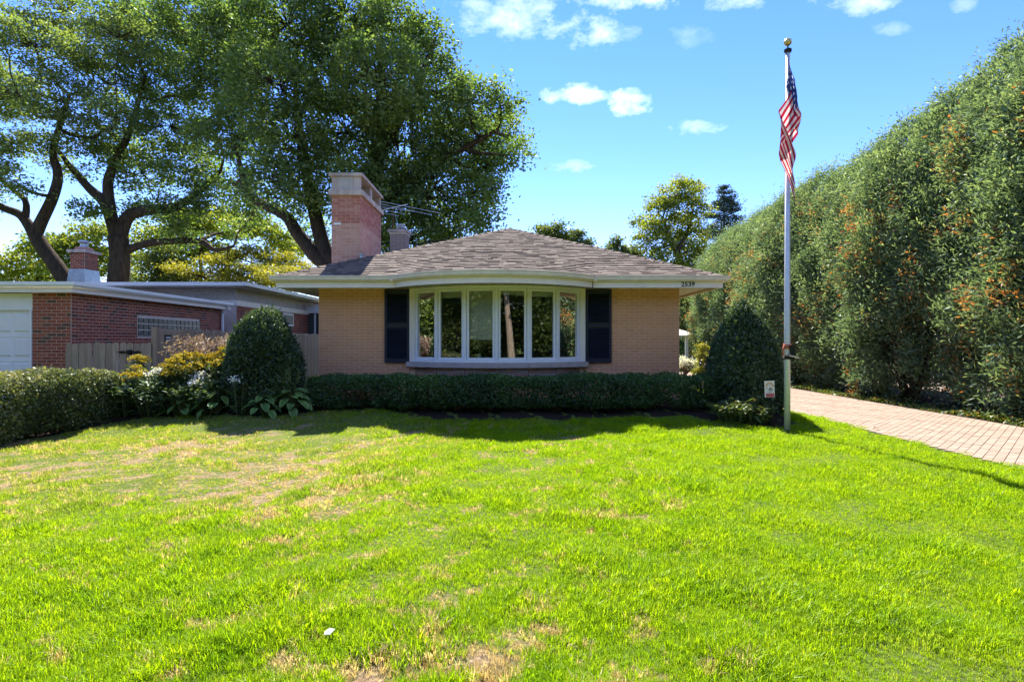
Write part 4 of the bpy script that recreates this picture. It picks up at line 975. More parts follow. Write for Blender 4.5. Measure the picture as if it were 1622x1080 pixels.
hy = wild('hydrangea', 'low white-flowering mound at the foot of the pavilion', [(1085, 577, 8), (1076, 578, 8), (1092, 581, 6)], 23, 2500, 'leaf_mid', 35, .07, cat='plant', cl=.14)
P = np.array([px(1083, 573, 22.9)])+rng.normal(size=(700, 3))*np.array([.22, .16, .10]); reg(bpy.data.objects.new('blooms', leaf_mesh('blooms', P, rdir(700), rdir(700, .5), .06, .05, rng.random(700), 'petal')), hy)
pav = empty('garden_pavilion', (7.7, 30, 0), 'small white garden pavilion roof on posts beyond the house wall', 'pavilion')
for x in (7.1, 8.97):
    for y in (29.2, 31): BOX(x-.07, x+.07, y-.07, y+.07, 0, 1.72).build('post', 'white', pav)
BOX(6.6, 9.5, 28.9, 31.3, 1.722, 1.80).build('eave_board', 'white', pav); MB().frustum((8.05, 30.1, 1.802), 3.0, 2.6, (8.05, 30.1, 2.25), .5, .4).build('roof', 'cream', pav)
# pale house behind the tall hedge
tag(BOX(12.6, 19.5, -5, 34, -.05, .02).build('concrete_drive', 'sand'), 'pale sunlit concrete drive beyond the tall hedge', kind='structure')
ph = empty('pale_house', (23.5, 13, 0), 'pale house wall glimpsed through gaps low in the tall hedge', 'house')
BOX(21.6, 28, 7, 24, -.1, 2.9).build('wall', 'white', ph); MB().add([(21, 6.6, 2.902), (28.6, 6.6, 2.902), (28.6, 24.4, 2.902), (21, 24.4, 2.902), (24.8, 10, 4.7), (24.8, 21, 4.7)], [(3, 2, 1, 0), (0, 1, 4), (1, 2, 5, 4), (2, 3, 5), (3, 0, 4, 5)]).build('roof', 'deck', ph)
for y in (9.5, 13.5, 18): w_ = BOX(21.54, 21.6, y, y+1.4, .9, 2.1).build('window', 'cream', ph); BOX(21.53, 21.539, y+.08, y+1.32, .98, 2.02).build('pane', 'gblock', w_)

# ------------------------------------------------------------------ tall arborvitae hedge: a row of single trees
def arbor_meshes(seed, H=7.2, Rr=1.28, ncl=1950, per=36, skirt=0.0):
    r_ = np.random.default_rng(seed); P, A, RN = [], [], []
    mb = MB(); rr = random.Random(seed)
    ns = rr.randint(3, 5)
    for k in range(ns):
        a = 6.28*k/ns+rr.uniform(-.4, .4); d = V3((math.cos(a), math.sin(a), 0))
        L = rr.uniform(.7, 1)*H*.8
        mb.tube([d*.08, d*.22+V3((0, 0, .6)), d*.38+V3((0, 0, 1.6)), d*.5+V3((0, 0, L*.6)), d*.35+V3((0, 0, L))], [.085, .07, .06, .045, .015], 7)
        for _ in range(16):
            z = rr.uniform(.35, 3.5); b = rr.uniform(0, 6.28); o = d*(.2+.1*z/2)+V3((0, 0, z)); e = o+V3((math.cos(b), math.sin(b), rr.uniform(.05, .5)))*rr.uniform(.4, .9)
            mb.tube([o, (o+e)/2+V3((0, 0, .06)), e], [.018, .012, .005], 4, False)
    zh = r_.uniform(0, 1, ncl*2)
    cnt = 0
    for h in zh:
        if cnt >= ncl: break
        z = .25+h*(H-.25)
        rad = Rr*(.80+.20*min(1, h/.25))*max(.02, 1-max(0, (h-.45)/.55)**2.3)**.6
        a = r_.uniform(0, 2*math.pi)
        if h < .30:                                     # bare, gappy skirt
            g = math.sin(a*3+seed)+math.sin(z*4.2+a*2+seed*2)+.5*math.sin(a*7+z*6)
            if g > .05-skirt+h*(3.6+skirt*3): continue
        if r_.random() > .35+.65*rad/Rr: continue
        lob = 1+.09*math.sin(a*4+z*2.3+seed)+.08*math.sin(a*3-z*3.7+seed*2)+.06*math.sin(a*7+z*6.1)
        q = rad*lob*(1-abs(r_.normal())*.10); c = np.array([q*math.cos(a), q*math.sin(a), z]); nrm = np.array([math.cos(a), math.sin(a), .25+.9*max(0, h-.6)])
        k = int(per*r_.uniform(.6, 1.5)); s = r_.uniform(.09, .22)
        pp = c+r_.normal(size=(k, 3))*np.array([s*.75, s*.75, s])+nrm*r_.exponential(.05); P.append(pp)
        ax = nrm*.8+np.array([0, 0, r_.choice([.7, -.5, .2])])+r_.normal(size=(k, 3))*.55; A.append(ax)
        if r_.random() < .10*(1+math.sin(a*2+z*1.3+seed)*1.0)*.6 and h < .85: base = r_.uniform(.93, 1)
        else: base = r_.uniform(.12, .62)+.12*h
        RN.append(np.clip(base+r_.uniform(-.10, .16, k)*(1 if base < .9 else .35), 0, .915 if base < .9 else 1)); cnt += 1
    # darker inner mass
    P = np.concatenate(P); A = np.concatenate(A); RN = np.concatenate(RN); m = len(P)
    me = leaf_mesh('crown', P, A, unit(r_.normal(size=(m, 3))), .105*r_.uniform(.5, 1.4, m), .030*r_.uniform(.7, 1.3, m), RN, 'arbor', .15)
    return mb.mesh('trunk', 'bark2', True), me
AV = [arbor_meshes(s) for s in (41, 42, 43, 44, 45)]; AVB = [arbor_meshes(s, skirt=.8) for s in (46, 47)]
ya = 6.6; k = 0
NAMES = ['nearest the viewer at the picture edge', 'second from the viewer', 'third from the viewer', 'fourth from the viewer', 'fifth from the viewer', 'sixth from the viewer', 'seventh from the viewer', 'eighth from the viewer', 'ninth from the viewer', 'tenth from the viewer', 'eleventh from the viewer', 'twelfth from the viewer', 'thirteenth from the viewer', 'fourteenth from the viewer', 'fifteenth from the viewer', 'sixteenth from the viewer', 'seventeenth from the viewer']
while ya < 31 and k < len(NAMES):
    loc = (10.42+random.uniform(-.20, .20), ya, 0)
    o = empty('arborvitae', loc, f'arborvitae in the tall driveway hedge, {NAMES[k]}', 'tree', 'arborvitae row along the driveway')
    tm, cm = AVB[k % 2] if 11.6 < ya < 14.2 else AV[k % 5]; Ht = np.interp(ya, [6, 12, 16, 20, 30], [7.45, 7.35, 7.1, 6.85, 6.3])+random.uniform(-.22, .22)
    mw = Matrix.Translation(loc) @ Matrix.Rotation(random.uniform(0, 6.28), 4, 'Z') @ Matrix.Diagonal((random.uniform(1.0, 1.12), random.uniform(1.0, 1.12), Ht/7.2, 1))
    piece('trunk', tm, o, mw); piece('crown', cm, o, mw)
    ya += random.uniform(1.15, 1.6); k += 1

# ------------------------------------------------------------------ clipped shrubs
def revolve_shrub(name, label, cx, cy, z0, H, Rr, prof, n, leaf, mat, seed, amp=.05, cat='shrub', aspect=.36):
    r_ = np.random.default_rng(seed)
    h = r_.uniform(0, 1, n*3); rad = prof(h); keep = r_.random(n*3) < np.clip(rad+.12, 0, 1); h = h[keep][:n]; rad = prof(h)*Rr; m = len(h)
    a = r_.uniform(0, 2*math.pi, m); N_ = np.stack([np.cos(a), np.sin(a), .15+1.3*h**2], 1); N_ = unit(N_)
    P = np.stack([cx+rad*np.cos(a), cy+rad*np.sin(a), z0+h*H], 1); lp = lump(P, 5, seed); P = P+N_*(lp*amp)[:, None]
    root = empty(name, (cx, cy, z0), label, cat)
    me = surf_leaves(P, N_, leaf, aspect, m, mat, 'foliage', depth=.05, rnd=.38+.10*lump(P, 3, seed+1)+.10*lp+.15*h, out=1.1, seed=seed); reg(bpy.data.objects.new('foliage', me), root)
    mb = MB()
    for i in range(7):
        t = 6.28*i/7; mb.tube([(cx+.05*math.cos(t), cy+.05*math.sin(t), z0-.05), (cx+Rr*.45*math.cos(t), cy+Rr*.45*math.sin(t), z0+H*.35), (cx+Rr*.35*math.cos(t), cy+Rr*.35*math.sin(t), z0+H*.75)], [.03, .02, .008], 5)
    q = r_.choice(m, 260, replace=False); SP = []; SN = []
    for i_ in q:
        d_ = unit((N_[i_]+r_.normal(size=3)*.35+np.array([0, 0, .5]))[None])[0]; L_ = r_.uniform(.05, .13); tt = r_.uniform(0, 1, 14)[:, None]; SP.append(P[i_]+d_*tt*L_+r_.normal(size=(14, 3))*.008); SN.append(np.tile(d_, (14, 1)))
    SP = np.concatenate(SP); SN = np.concatenate(SN)
    reg(bpy.data.objects.new('stray_shoots', leaf_mesh('stray_shoots', SP, SN+r_.normal(size=SP.shape)*.7, unit(r_.normal(size=SP.shape)), leaf*.9, leaf*.3, r_.uniform(.4, 1, len(SP)), mat)), root)
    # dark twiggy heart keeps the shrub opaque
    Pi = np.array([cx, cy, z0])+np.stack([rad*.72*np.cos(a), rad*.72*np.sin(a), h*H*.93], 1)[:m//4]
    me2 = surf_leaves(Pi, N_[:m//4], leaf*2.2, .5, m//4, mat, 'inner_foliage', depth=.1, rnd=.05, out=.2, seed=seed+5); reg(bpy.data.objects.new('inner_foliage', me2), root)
    mb.build('stem', 'bark2', root); return root
revolve_shrub('yew_shrub', 'tall rounded dark yew left of the house corner', -4.80, 10.98, .12, 1.98, .73, lambda h: (.82+.18*np.clip(h/.3, 0, 1))*(1-np.clip((h-.25)/.75, 0, 1)**2.6)**.62, 46000, .060, 'yew', 51)
revolve_shrub('yew_shrub', 'cone-shaped dark yew at the right end of the front hedge', 4.46, 10.95, .10, 2.20, .76, lambda h: (.86+.14*np.clip(h/.2, 0, 1))*np.clip(1-h**2.1, 0, 1)**.8, 46000, .060, 'yew', 52)
def box_hedge(name, label, path, a, z0, z1, n, leaf, mat, seed, gap=.0, gapz=.3, amp=.06, cat='hedge', topr=.15, exp=.45):
    """rounded-section hedge along a path of (x, y)"""
    r_ = np.random.default_rng(seed); path = np.array(path); seg = np.linalg.norm(np.diff(path, axis=0), axis=1); cum = np.concatenate([[0], np.cumsum(seg)]); Lt = cum[-1]
    s = r_.uniform(0, Lt, n); x = np.interp(s, cum, path[:, 0]); y = np.interp(s, cum, path[:, 1])
    i = np.clip(np.searchsorted(cum, s)-1, 0, len(seg)-1); t = (path[i+1]-path[i])/seg[i][:, None]; nn = np.stack([t[:, 1], -t[:, 0]], 1)
    f = lambda v: np.sign(v)*np.abs(v)**exp
    tt = np.linspace(0, 2*math.pi, 4001); sx_, sz_ = a*f(np.cos(tt)), (z1-z0)/2*f(np.sin(tt)); dl = np.concatenate([[0], np.cumsum(np.hypot(np.diff(sx_), np.diff(sz_)))]); ph = np.interp(r_.uniform(0, dl[-1], n), dl, tt)
    cz, cx_ = np.sin(ph), np.cos(ph)
    zc, b = (z0+z1)/2, (z1-z0)/2
    endf = np.clip(np.minimum(s, Lt-s)/.35, 0, 1)**.4
    P = np.stack([x+nn[:, 0]*a*f(cx_)*(.3+.7*endf), y+nn[:, 1]*a*f(cx_)*(.3+.7*endf), zc+b*f(cz)*(.75+.25*endf)], 1)
    N_ = unit(np.stack([nn[:, 0]*cx_, nn[:, 1]*cx_, cz], 1)); lp = lump(P, 4.5, seed); P = P+N_*(lp*amp)[:, None]
    keep = np.ones(n, bool)
    if gap: keep = ~((P[:, 2] < z0+gapz+.12*lump(P, 3, seed+9)) & (lump(P*np.array([1, 1, .5]), 2.6, seed+2) > 1-gap))
    P, N_, lp = P[keep], N_[keep], lp[keep]
    root = empty(name, (path[0][0], path[0][1], z0), label, cat)
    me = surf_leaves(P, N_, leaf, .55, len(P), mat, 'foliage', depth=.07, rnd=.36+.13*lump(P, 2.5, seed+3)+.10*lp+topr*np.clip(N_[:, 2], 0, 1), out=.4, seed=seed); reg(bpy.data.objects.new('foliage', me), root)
    rr = random.Random(seed); s_ = .25
    while s_ < Lt-.2:
        x0 = float(np.interp(s_, cum, path[:, 0])); y0 = float(np.interp(s_, cum, path[:, 1])); mb = MB(); g0 = float(gz(x0, y0))
        for q in range(9):
            e = V3((x0+rr.uniform(-.32, .32), y0+rr.uniform(-.7, .7)*a, z0+(z1-z0)*rr.uniform(.5, .85))); o = V3((x0+rr.uniform(-.06, .06), y0+rr.uniform(-.06, .06), g0-.03)); mb.tube([o, o.lerp(e, .5)+V3((rr.uniform(-.06, .06), 0, .02)), e], [.016, .012, .006], 5)
        mb.build('stem', 'bark2', root); s_ += rr.uniform(.5, .75)
    return root
box_hedge('clipped_hedge', 'long low clipped evergreen hedge under the bow window', [(-3.95, 11.15), (-2.8, 11.05), (-1.5, 10.85), (0, 10.8), (1.6, 10.85), (3.2, 10.95), (4.05, 10.95)], .46, .26, .84, 80000, .045, 'boxleaf', 53, gap=.55, gapz=.26, amp=.035, topr=.22)
box_hedge('privet_hedge', 'waist-high privet hedge along the left edge of the lawn', [(-7.85, 4.6), (-7.8, 7.5), (-7.75, 9.2), (-7.6, 10.6)], .62, .02, 1.0, 80000, .055, 'privet', 54, gap=.35, gapz=.25, amp=.05, topr=.4)

# ------------------------------------------------------------------ perennials
def perennial(name, label, x, y, r, h, nst, leaf, mat='perennial', seed=1, flower=None, nfl=0, cat='plant', group=None):
    rr = random.Random(seed); r_ = np.random.default_rng(seed); z0 = float(gz(x, y)); root = empty(name, (x, y, z0), label, cat, group)
    mb = MB(); P, A, RN = [], [], []; tips = []
    for i in range(nst):
        a = rr.uniform(0, 6.28); q = rr.random()**.6; o = V3((x+.5*r*q*math.cos(a), y+.5*r*q*math.sin(a), z0)); hh = h*rr.uniform(.65, 1)*(1-.25*q); e = o+V3((r*.6*q*math.cos(a), r*.6*q*math.sin(a), hh))
        m = o.lerp(e, .55)+V3((0, 0, .06*hh)); mb.tube([o, m, e], [.006, .005, .003], 4, False); tips.append(e)
        k = int(hh/leaf*5.5)
        for j in range(k):
            t = rr.uniform(.08, 1); p = (o.lerp(m, t*2) if t < .5 else m.lerp(e, t*2-1)); b = rr.uniform(0, 6.28); d = np.array([math.cos(b), math.sin(b), rr.uniform(-.3, .6)])
            P.append(np.array(p)+d*leaf*.5); A.append(d); RN.append(min(1, max(0, .25+.35*t+rr.gauss(0, .18))))
    P = np.array(P); A = np.array(A); m_ = len(P)
    mb.build('stem', 'stem', root)
    reg(bpy.data.objects.new('foliage', leaf_mesh('foliage', P, A, unit(np.cross(A, np.cross(A, np.array([0, 0, -1.]))+r_.normal(size=(m_, 3))*.5)+.001), leaf*r_.uniform(.6, 1.3, m_), leaf*.32, np.array(RN), mat, .15)), root)
    tips.sort(key=lambda p: -p.z+.25*(p.y-y))
    for e in tips[:nfl]:
        if flower == 'golden':
            Q, B = [], []
            for s in range(9):
                b = rr.uniform(0, 6.28); d = np.array([math.cos(b), math.sin(b), .35]); L = rr.uniform(.10, .20); t = r_.uniform(0, 1, 30)
                Q.append(np.array(e)+np.outer(t*L, d)+np.outer(-(t**2)*L*.5, [0, 0, 1])+r_.normal(size=(30, 3))*.012+np.array([0, 0, rr.uniform(-.06, .05)])); 
            Q = np.concatenate(Q)
            reg(bpy.data.objects.new('flower_plume', leaf_mesh('flower_plume', Q, rdir(len(Q), .3), rdir(len(Q), .5), .034, .022, r_.random(len(Q)), 'golden')), root)
        else:
            k = 60; Q = np.array(e)+r_.normal(size=(k, 3))*np.array([.05, .05, .035])
            reg(bpy.data.objects.new('flower_cluster', leaf_mesh('flower_cluster', Q, rdir(k), unit(r_.normal(size=(k, 3))*.4+np.array([0, -.7, .6])), .034, .032, r_.random(k), 'petal')), root)
    return root
GR = 'goldenrod in the left bed'
perennial('goldenrod', 'tall goldenrod with broad mustard plumes in front of the dry grass', -6.05, 10.95, .55, 1.20, 60, .12, seed=61, flower='golden', nfl=13)
perennial('goldenrod', 'goldenrod leaning beside the dark rounded yew', -5.72, 11.15, .40, 1.22, 36, .12, seed=62, flower='golden', nfl=11)
perennial('goldenrod', 'shorter goldenrod spray drooping below the tall plumes', -6.35, 10.72, .35, .98, 30, .11, seed=63, flower='golden', nfl=6)
perennial('goldenrod', 'small bright yellow bloom over the end of the privet hedge', -6.95, 10.5, .22, .93, 14, .10, seed=64, flower='golden', nfl=3)
perennial('goldenrod', 'thin goldenrod in front of the picket gate hinge', -7.25, 11.2, .3, 1.12, 16, .10, seed=65, flower='golden', nfl=3)
perennial('white_phlox', 'white-flowered phlox below the goldenrod plumes', -5.75, 10.55, .28, .82, 22, .10, seed=66, flower='white', nfl=5)
perennial('white_phlox', 'white-flowered plant near the fence post', -6.6, 10.75, .28, .93, 20, .10, seed=67, flower='white', nfl=4)
perennial('white_phlox', 'single white bloom in front of the rounded yew', -4.95, 10.30, .14, .95, 6, .08, seed=68, flower='white', nfl=1)
for i, (x, y, r, h, lab) in enumerate([(-7.0, 10.35, .45, .78, 'bushy dark green perennial at the end of the privet hedge'), (-6.55, 10.35, .45, .72, 'leafy silvery-green perennial in the left bed beside the bright yellow bloom'), (-6.05, 10.40, .42, .66, 'dense leafy perennial below the drooping goldenrod'), (-5.6, 10.50, .4, .70, 'leafy green clump left of the rounded yew'), (-6.4, 11.1, .5, 1.0, 'tall leafy stems behind the goldenrod'), (-6.9, 10.9, .5, .9, 'tall leafy clump in front of the fence post')]):
    perennial('leafy_perennial', lab, x, y, r, h, 46, .13, seed=70+i)
# dry ornamental grass
og = empty('ornamental_grass', (-6.05, 11.7, .15), 'fountain of dry pinkish plume grass against the board fence', 'plant')
r_ = np.random.default_rng(80); mb = MB(); Q, AX = [], []
for i in range(170):
    a = r_.uniform(0, 6.28); L = r_.uniform(.2, .75); h = r_.uniform(1.05, 1.52); o = V3((-6.05+r_.normal()*.12, 11.7+r_.normal()*.12, .15)); d = V3((math.cos(a), math.sin(a), 0))
    p1 = o+d*L*.25+V3((0, 0, h*.6)); p2 = o+d*L*.7+V3((0, 0, h*.98)); p3 = o+d*L*1.15+V3((0, 0, h*.86)); mb.tube([o, p1, p2, p3], [.004, .004, .003, .002], 3, False)
    k = 22; t = r_.uniform(0, 1, k)[:, None]; Q.append(np.array(p2)*(1-t)+np.array(p3)*t+r_.normal(size=(k, 3))*.02); AX.append(np.tile(np.array((p3-p2).normalized()), (k, 1))+r_.normal(size=(k, 3))*.4)
mb.build('stem', 'plume', og); Q = np.concatenate(Q); AX = np.concatenate(AX)
reg(bpy.data.objects.new('plume', leaf_mesh('plume', Q, AX, rdir(len(Q)), .07, .014, r_.random(len(Q)), 'plume')), og)
# broad-leaved hostas: each leaf its own piece
def hosta_leaf(L, Wd, bend, mat):
    nu, nv = 7, 4; vs = []; rim = []
    for i in range(nu+1):
        u = i/nu; w = Wd*(math.sin(math.pi*min(1, u*.93+.04))**.75)*(1-.25*u)
        for j in range(-nv, nv+1):
            s = j/nv; vs.append((u*L, s*w/2, -bend*u*u*L+.10*abs(s)*w+.012*math.sin(s*9))); rim.append(max(0, (abs(s)-.62)/.38))
    q = 2*nv+1; me = bpy.data.meshes.new('leaf'); me.from_pydata(vs, [], [(i*q+j, (i+1)*q+j, (i+1)*q+j+1, i*q+j+1) for i in range(nu) for j in range(q-1)])
    a = me.attributes.new('rim', 'FLOAT', 'POINT'); a.data.foreach_set('value', rim); me.materials.append(M[mat]); me.shade_smooth(); return me
HL = [hosta_leaf(.30, .21, .35, 'hosta'), hosta_leaf(.25, .18, .5, 'hosta')]; WL = [hosta_leaf(.26, .13, .6, 'withered'), hosta_leaf(.20, .10, .9, 'withered')]
def hosta(label, x, y, sc_, n, seed, LL=HL, stalks=0, name='hosta'):
    rr = random.Random(seed); z = float(gz(x, y)); o = empty(name, (x, y, z), label, 'plant')
    mb = MB()
    for i in range(n):
        a = i*2.399+rr.uniform(-.2, .2); f = i/n; q = .06+.30*f; zz = z+(.52-.40*f)*sc_
        p = V3((x+q*sc_*math.cos(a), y+q*sc_*math.sin(a), zz)); mb.tube([(x, y, z), ((x+p.x)/2, (y+p.y)/2, (z+p.z)/2+.06), p], [.008, .007, .005], 4, False)
        s = sc_*rr.uniform(.8, 1.25)
        piece('leaf', LL[i % 2], o, Matrix.Translation(p) @ Matrix.Rotation(a+rr.uniform(-.25, .25), 4, 'Z') @ Matrix.Rotation(rr.uniform(-.35, .25)+.35*f, 4, 'Y') @ Matrix.Rotation(rr.uniform(-.3, .3), 4, 'X') @ Matrix.Scale(s, 4))
    for i in range(stalks):
        a = rr.uniform(0, 6.28); e = V3((x+.25*sc_*math.cos(a), y+.25*sc_*math.sin(a), z+rr.uniform(.8, 1.0)*sc_)); mb.tube([(x, y, z+.2), e], [.006, .003], 4, False)
        for k in range(8): mb.lathe((e.x+rr.uniform(-.02, .02), e.y+rr.uniform(-.02, .02), e.z-.03*k), [(.006, 0), (.012, .012), (.004, .03)], 5)
    mb.build('stalk', 'stem', o); return o
hosta('large pale-rimmed hosta in front of the rounded yew', -4.12, 10.62, .82, 32, 81, stalks=6)
hosta('low drooping hosta at the lawn edge below the rounded yew', -4.55, 10.36, .75, 20, 82)
hosta('hosta with a few broad leaves below the white phlox', -5.42, 10.42, .85, 16, 83)
hosta('hosta tucked left of the rounded yew near the lawn edge', -5.95, 10.28, .62, 14, 84)
hosta('withered broad-leaved plant beside the yard sign', 4.10, 9.92, .62, 26, 85, WL, name='withered_plant')
perennial('withered_plant', 'brown and green drooping plant in front of the cone-shaped yew', 3.85, 9.88, .42, .46, 40, .11, mat='cover', seed=86)
perennial('withered_plant', 'russet leafy clump at the foot of the yard sign', 4.28, 9.80, .30, .36, 34, .10, mat='cover', seed=88)
perennial('flowering_plant', 'thin plant with tiny pale flowers behind the yard sign', 4.32, 10.0, .25, .55, 18, .07, seed=87, flower='white', nfl=0)
# ground cover along the hedge foot
n = 9000; r_ = np.random.default_rng(90); yy = r_.uniform(6, 28, n); xx = 8.9+np.abs(r_.normal(size=n))*.35+.06*np.sin(yy*3); hh = np.clip(.16*(.6+.6*np.sin(yy*1.9)+.4*np.sin(yy*5.1)), .02, .4)
P = np.stack([xx, yy, .02+r_.random(n)*hh*(xx-8.75).clip(.1, 1)*1.6], 1)
gc = reg(bpy.data.objects.new('ground_cover', leaf_mesh('ground_cover', P, rdir(n, .4), rdir(n, 1.2), .10*r_.uniform(.5, 1.3, n), .055, r_.random(n), 'cover', .1)), None); tag(gc, 'mixed low green and russet leaves along the hedge foot', kind='stuff')

# ------------------------------------------------------------------ across the street (seen mirrored in the window)
def street_tree(name, label, x, y, H, Rr, seed, bark='bark', n=9000, r0=.3, clear=.35, mat='leaf_mid'):
    rr = random.Random(seed)
    bl = [(V3((x+rr.uniform(-.6, .6)*Rr, y+rr.uniform(-.5, .5)*Rr, H*rr.uniform(clear+.1, .92))), V3((Rr*.5, Rr*.5, Rr*.4))) for _ in range(12)]
    return grow_tree(name, label, [[(V3((x, y, 0)), r0), (V3((x-.15, y, H*.2)), r0*.85), (V3((x-.35, y, H*.45)), r0*.6), (V3((x-.3, y, H*.7)), r0*.3)]], bl, n, .36, mat, bark=bark, clump=1.0, per=45, seed=seed)
street_tree('birch_tree', 'pale-trunked street tree mirrored in the bow window', 5.6, -10.2, 9.5, 2.4, 91, 'pale_bark', 4500, .24, .6)
def copy_tree(src, loc, rot, k, label):
    o = bpy.data.objects.new(src.name.split('.')[0], None); mw = Matrix.Translation(loc) @ Matrix.Rotation(rot, 4, 'Z') @ Matrix.Scale(k, 4) @ Matrix.Translation(-src.location)
    reg(o, None, Matrix.Translation(loc)); tag(o, label, 'tree', 'trees across the street')
    for c in src.children: piece(c.name.split('.')[0], c.data, o, mw)
SL_ = 'leafy tree across the street, mirrored in the bow window'
pr = street_tree('street_tree', SL_, 2, -25, 9.5, 6.0, 93, mat='leaf_mid', clear=.0, n=24000); pr['group'] = 'trees across the street'
for i, (x, y) in enumerate([(-9, -22), (12, -22), (-18, -25), (22, -24), (-28, -22), (33, -23), (-5, -30), (7, -31), (-38, -20), (-32, -6), (-30, 2), (-26, 8.5), (-38, 9), (40, -19), (31, -13), (28, -29), (46, -24), (-14, -29), (17, -29), (-23, -30)]):
    copy_tree(pr, V3((x, y-3, 0)), i*1.3, .85+.05*(i % 5), SL_)
# ------------------------------------------------------------------ grass
def m_grass():
    t = NT('grass_blades')
    p = t.pos(); oi = t.n('ShaderNodeObjectInfo').outputs['Random']
    lush = t.ramp(oi, [(0, (.165, .28, .006)), (.4, (.235, .38, .007)), (.75, (.295, .44, .008)), (.95, (.35, .47, .010)), (1, (.38, .44, .03))])
    olive = t.ramp(oi, [(0, (.18, .25, .025)), (.6, (.30, .34, .05)), (.85, (.42, .38, .11)), (1, (.52, .44, .22))])
    sx = t.n('ShaderNodeSeparateXYZ'); t.link(p, sx.inputs[0])
    leftw = t.math('MULTIPLY', t.math('SUBTRACT', .2, sx.outputs[0]), .30, clamp=True)                 # thinner, drier turf towards the left hedge
    farw = t.math('MULTIPLY', t.math('SUBTRACT', sx.outputs[1], 4.2), .6, clamp=True)
    w = t.math('MULTIPLY', t.math('MULTIPLY', leftw, farw), .75)
    w = t.math('ADD', w, t.math('MULTIPLY', t.math('SUBTRACT', t.noise(1.6, 5), .56), 2.2), clamp=True)
    c = t.mix(w, lush, olive)
    c = t.mix(t.math('MULTIPLY', t.math('SUBTRACT', t.noise(3.2, 4), .42), 2.4, clamp=True), c, t.mix(1.0, c, (.55, .74, .8), 'MULTIPLY'))
    ba = t.n('ShaderNodeAttribute'); ba.attribute_type = 'INSTANCER'; ba.attribute_name = 'bare'
    straw = t.ramp(oi, [(0, (.30, .22, .10)), (.5, (.48, .38, .20)), (1, (.60, .50, .30))])
    o2 = t.math('FRACT', t.math('MULTIPLY', oi, 17.3))
    c = t.mix(t.math('GREATER_THAN', t.math('ADD', t.math('MULTIPLY', ba.outputs['Fac'], 1.2), t.math('MULTIPLY', o2, .57)), .585), c, straw)
    d = t.n('ShaderNodeBsdfDiffuse'); t.link(c, d.inputs[0]); tr = t.n('ShaderNodeBsdfTranslucent'); t.link(t.mix(1.0, c, (1.3, 1.2, .7), 'MULTIPLY'), tr.inputs[0])
    a = t.n('ShaderNodeMixShader'); a.inputs[0].default_value = .6; t.link(d.outputs[0], a.inputs[1]); t.link(tr.outputs[0], a.inputs[2])
    g = t.n('ShaderNodeBsdfGlossy'); g.inputs['Roughness'].default_value = .4; g.inputs[0].default_value = (.9, .95, .8, 1)
    b = t.n('ShaderNodeMixShader'); b.inputs[0].default_value = .008; t.link(a.outputs[0], b.inputs[1]); t.link(g.outputs[0], b.inputs[2]); t.link(b.outputs[0], t.out.inputs[0])
    return t.mat
M['grass'] = m_grass()
tufts = bpy.data.collections.new('grass_tufts')
for v in range(8):
    rr = random.Random(100+v); mb = MB()
    for i in range(15):
        a = rr.uniform(0, 6.28); q = rr.random()**.5*.03; o = V3((q*math.cos(a), q*math.sin(a), -.005)); h = rr.uniform(.028, .075); b = a+rr.gauss(0, .7); ln = rr.uniform(.1, .9)*h; d = V3((math.cos(b), math.sin(b), 0)); s = V3((-d.y, d.x, 0))*rr.uniform(.0014, .0026)
        p1 = o+d*ln*.25+V3((0, 0, h*.55)); p2 = o+d*ln+V3((0, 0, h*(1-.25*ln/h)))
        mb.add([o-s, o+s, p1+s*.9, p1-s*.9, p2], [(0, 1, 2, 3), (3, 2, 4)])
    tufts.objects.link(bpy.data.objects.new('grass_tuft', mb.mesh('grass_tuft', M['grass'])))
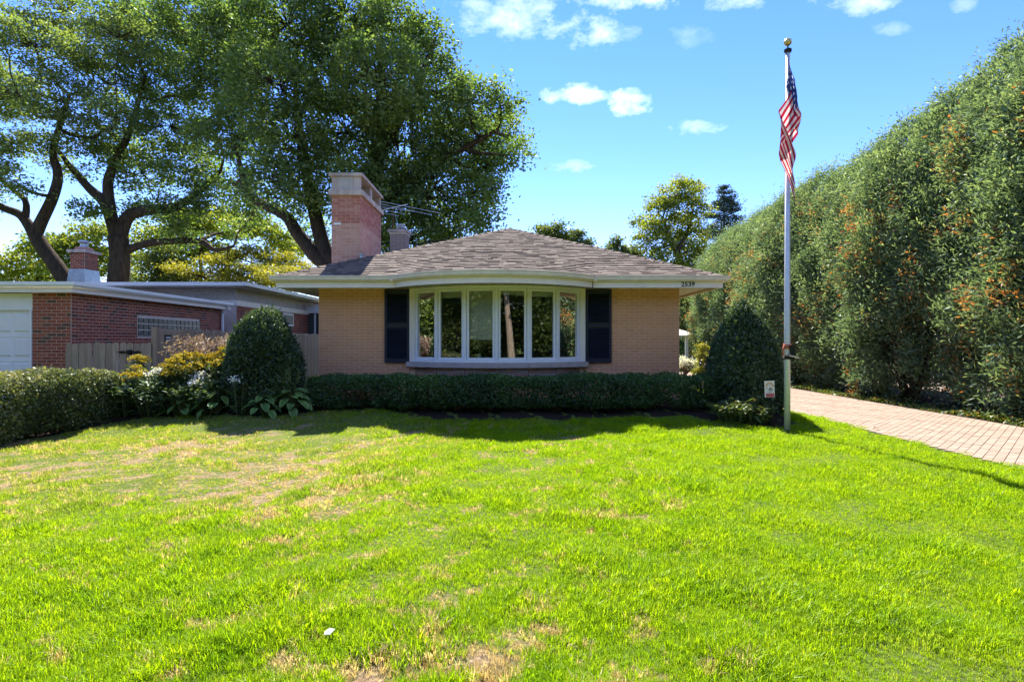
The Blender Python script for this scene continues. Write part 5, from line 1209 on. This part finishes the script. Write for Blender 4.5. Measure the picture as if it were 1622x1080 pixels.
def lawn_grass():
    gx = np.linspace(-7.6, 6.05, 275); gy = np.concatenate([np.linspace(1.3, 11.2, 200), np.linspace(11.4, 18, 24)])
    X, Y = np.meshgrid(gx, gy); Z = gz(X, Y)
    by = bed_y(X); edge = .03*np.sin(7*X)+.025*np.sin(17*X+2)
    inside = (Y < by+edge) & (X < 5.97+.03*np.sin(Y*6)+.02*np.sin(Y*17)) & (X > -7.25+.1*np.sin(Y*3)) & ((X > 4.95) | (Y < 11.1))
    b = bare(X, Y)
    lod = np.interp(Y, [1.3, 2.2, 3.5, 6, 11, 18], [700, 1900, 1500, 900, 560, 350])
    dens = lod*np.clip(1-1.05*b, .10, 1)*inside
    hgt = (.85+.28*vnoise(X, Y, 2.2, 21)+.30*vnoise(X, Y, 7, 22))*(1-.55*b)
    hgt = np.clip(hgt, .4, 1.7)*np.interp(Y, [1.3, 4, 11], [1, 1, .95])
    thin = sstep(-.5, -3.5, X)*sstep(4.5, 6, Y); dens = dens*(1-.35*thin); hgt = hgt*(1-.25*thin)
    me = bpy.data.meshes.new('grass'); h, w = X.shape; idx = np.arange(h*w).reshape(h, w)
    F4 = np.stack([idx[:-1, :-1], idx[:-1, 1:], idx[1:, 1:], idx[1:, :-1]], -1).reshape(-1, 4)
    dq = dens.reshape(-1)[F4].max(1); F4 = F4[dq > 0]
    me.from_pydata(np.stack([X, Y, Z], -1).reshape(-1, 3).tolist(), [], F4.tolist())
    for nm_, dat in (('dens', dens), ('hgt', hgt), ('bare', b)): a = me.attributes.new(nm_, 'FLOAT', 'POINT'); a.data.foreach_set('value', dat.reshape(-1).astype(np.float32))
    me.materials.append(M['grass'])
    o = tag(reg(bpy.data.objects.new('grass', me), None), 'bright green front lawn grass with dry tan patches', kind='stuff')
    ng = bpy.data.node_groups.new('grass_scatter', 'GeometryNodeTree')
    ng.interface.new_socket('Geometry', in_out='INPUT', socket_type='NodeSocketGeometry'); ng.interface.new_socket('Geometry', in_out='OUTPUT', socket_type='NodeSocketGeometry')
    N, L = ng.nodes, ng.links
    gi, go = N.new('NodeGroupInput'), N.new('NodeGroupOutput')
    dp = N.new('GeometryNodeDistributePointsOnFaces'); L.new(gi.outputs[0], dp.inputs['Mesh'])
    na = N.new('GeometryNodeInputNamedAttribute'); na.data_type = 'FLOAT'; na.inputs['Name'].default_value = 'dens'; L.new(na.outputs['Attribute'], dp.inputs['Density'])
    ci = N.new('GeometryNodeCollectionInfo'); ci.inputs['Collection'].default_value = tufts; ci.inputs['Separate Children'].default_value = True; ci.inputs['Reset Children'].default_value = True
    ip = N.new('GeometryNodeInstanceOnPoints'); L.new(dp.outputs['Points'], ip.inputs['Points']); L.new(ci.outputs[0], ip.inputs['Instance']); ip.inputs['Pick Instance'].default_value = True
    rv = N.new('FunctionNodeRandomValue'); rv.data_type = 'FLOAT_VECTOR'; rv.inputs['Min'].default_value = (-.22, -.22, 0); rv.inputs['Max'].default_value = (.22, .22, 6.283)
    L.new(rv.outputs['Value'], ip.inputs['Rotation'])
    nh = N.new('GeometryNodeInputNamedAttribute'); nh.data_type = 'FLOAT'; nh.inputs['Name'].default_value = 'hgt'
    r2 = N.new('FunctionNodeRandomValue'); r2.data_type = 'FLOAT'; r2.inputs[2].default_value = .7; r2.inputs[3].default_value = 1.3
    mm = N.new('ShaderNodeMath'); mm.operation = 'MULTIPLY'; L.new(nh.outputs['Attribute'], mm.inputs[0]); L.new(r2.outputs[1], mm.inputs[1])
    L.new(mm.outputs[0], ip.inputs['Scale']); L.new(ip.outputs[0], go.inputs[0])
    md = o.modifiers.new('scatter', 'NODES'); md.node_group = ng
lawn_grass()
# small finds on the ground
q = MB(); q.add([(-.95, 2.82, .07), (-.90, 2.80, .08), (-.87, 2.85, .10), (-.92, 2.88, .085), (-.91, 2.84, .115), (-.96, 2.86, .075)], [(0, 1, 4), (1, 2, 4), (2, 3, 4), (3, 5, 4), (5, 0, 4), (0, 5, 3, 2, 1)])
tag(q.build('paper_scrap', 'shade', mw=Matrix.Translation((-.91, 2.84, .05)) @ Matrix.Scale(.62, 4) @ Matrix.Translation((.91, -2.84, -.085))), 'crumpled white scrap lying in the near grass', 'litter')
q = MB(); q.add([(6.0, 9.45, .045), (6.06, 9.42, .055), (6.12, 9.46, .045), (6.06, 9.50, .075), (6.06, 9.46, .06)], [(0, 1, 4), (1, 2, 4), (2, 3, 4), (3, 0, 4)])
tag(q.build('fallen_leaf', 'rust'), 'single curled brown leaf on the paver driveway', 'leaf')
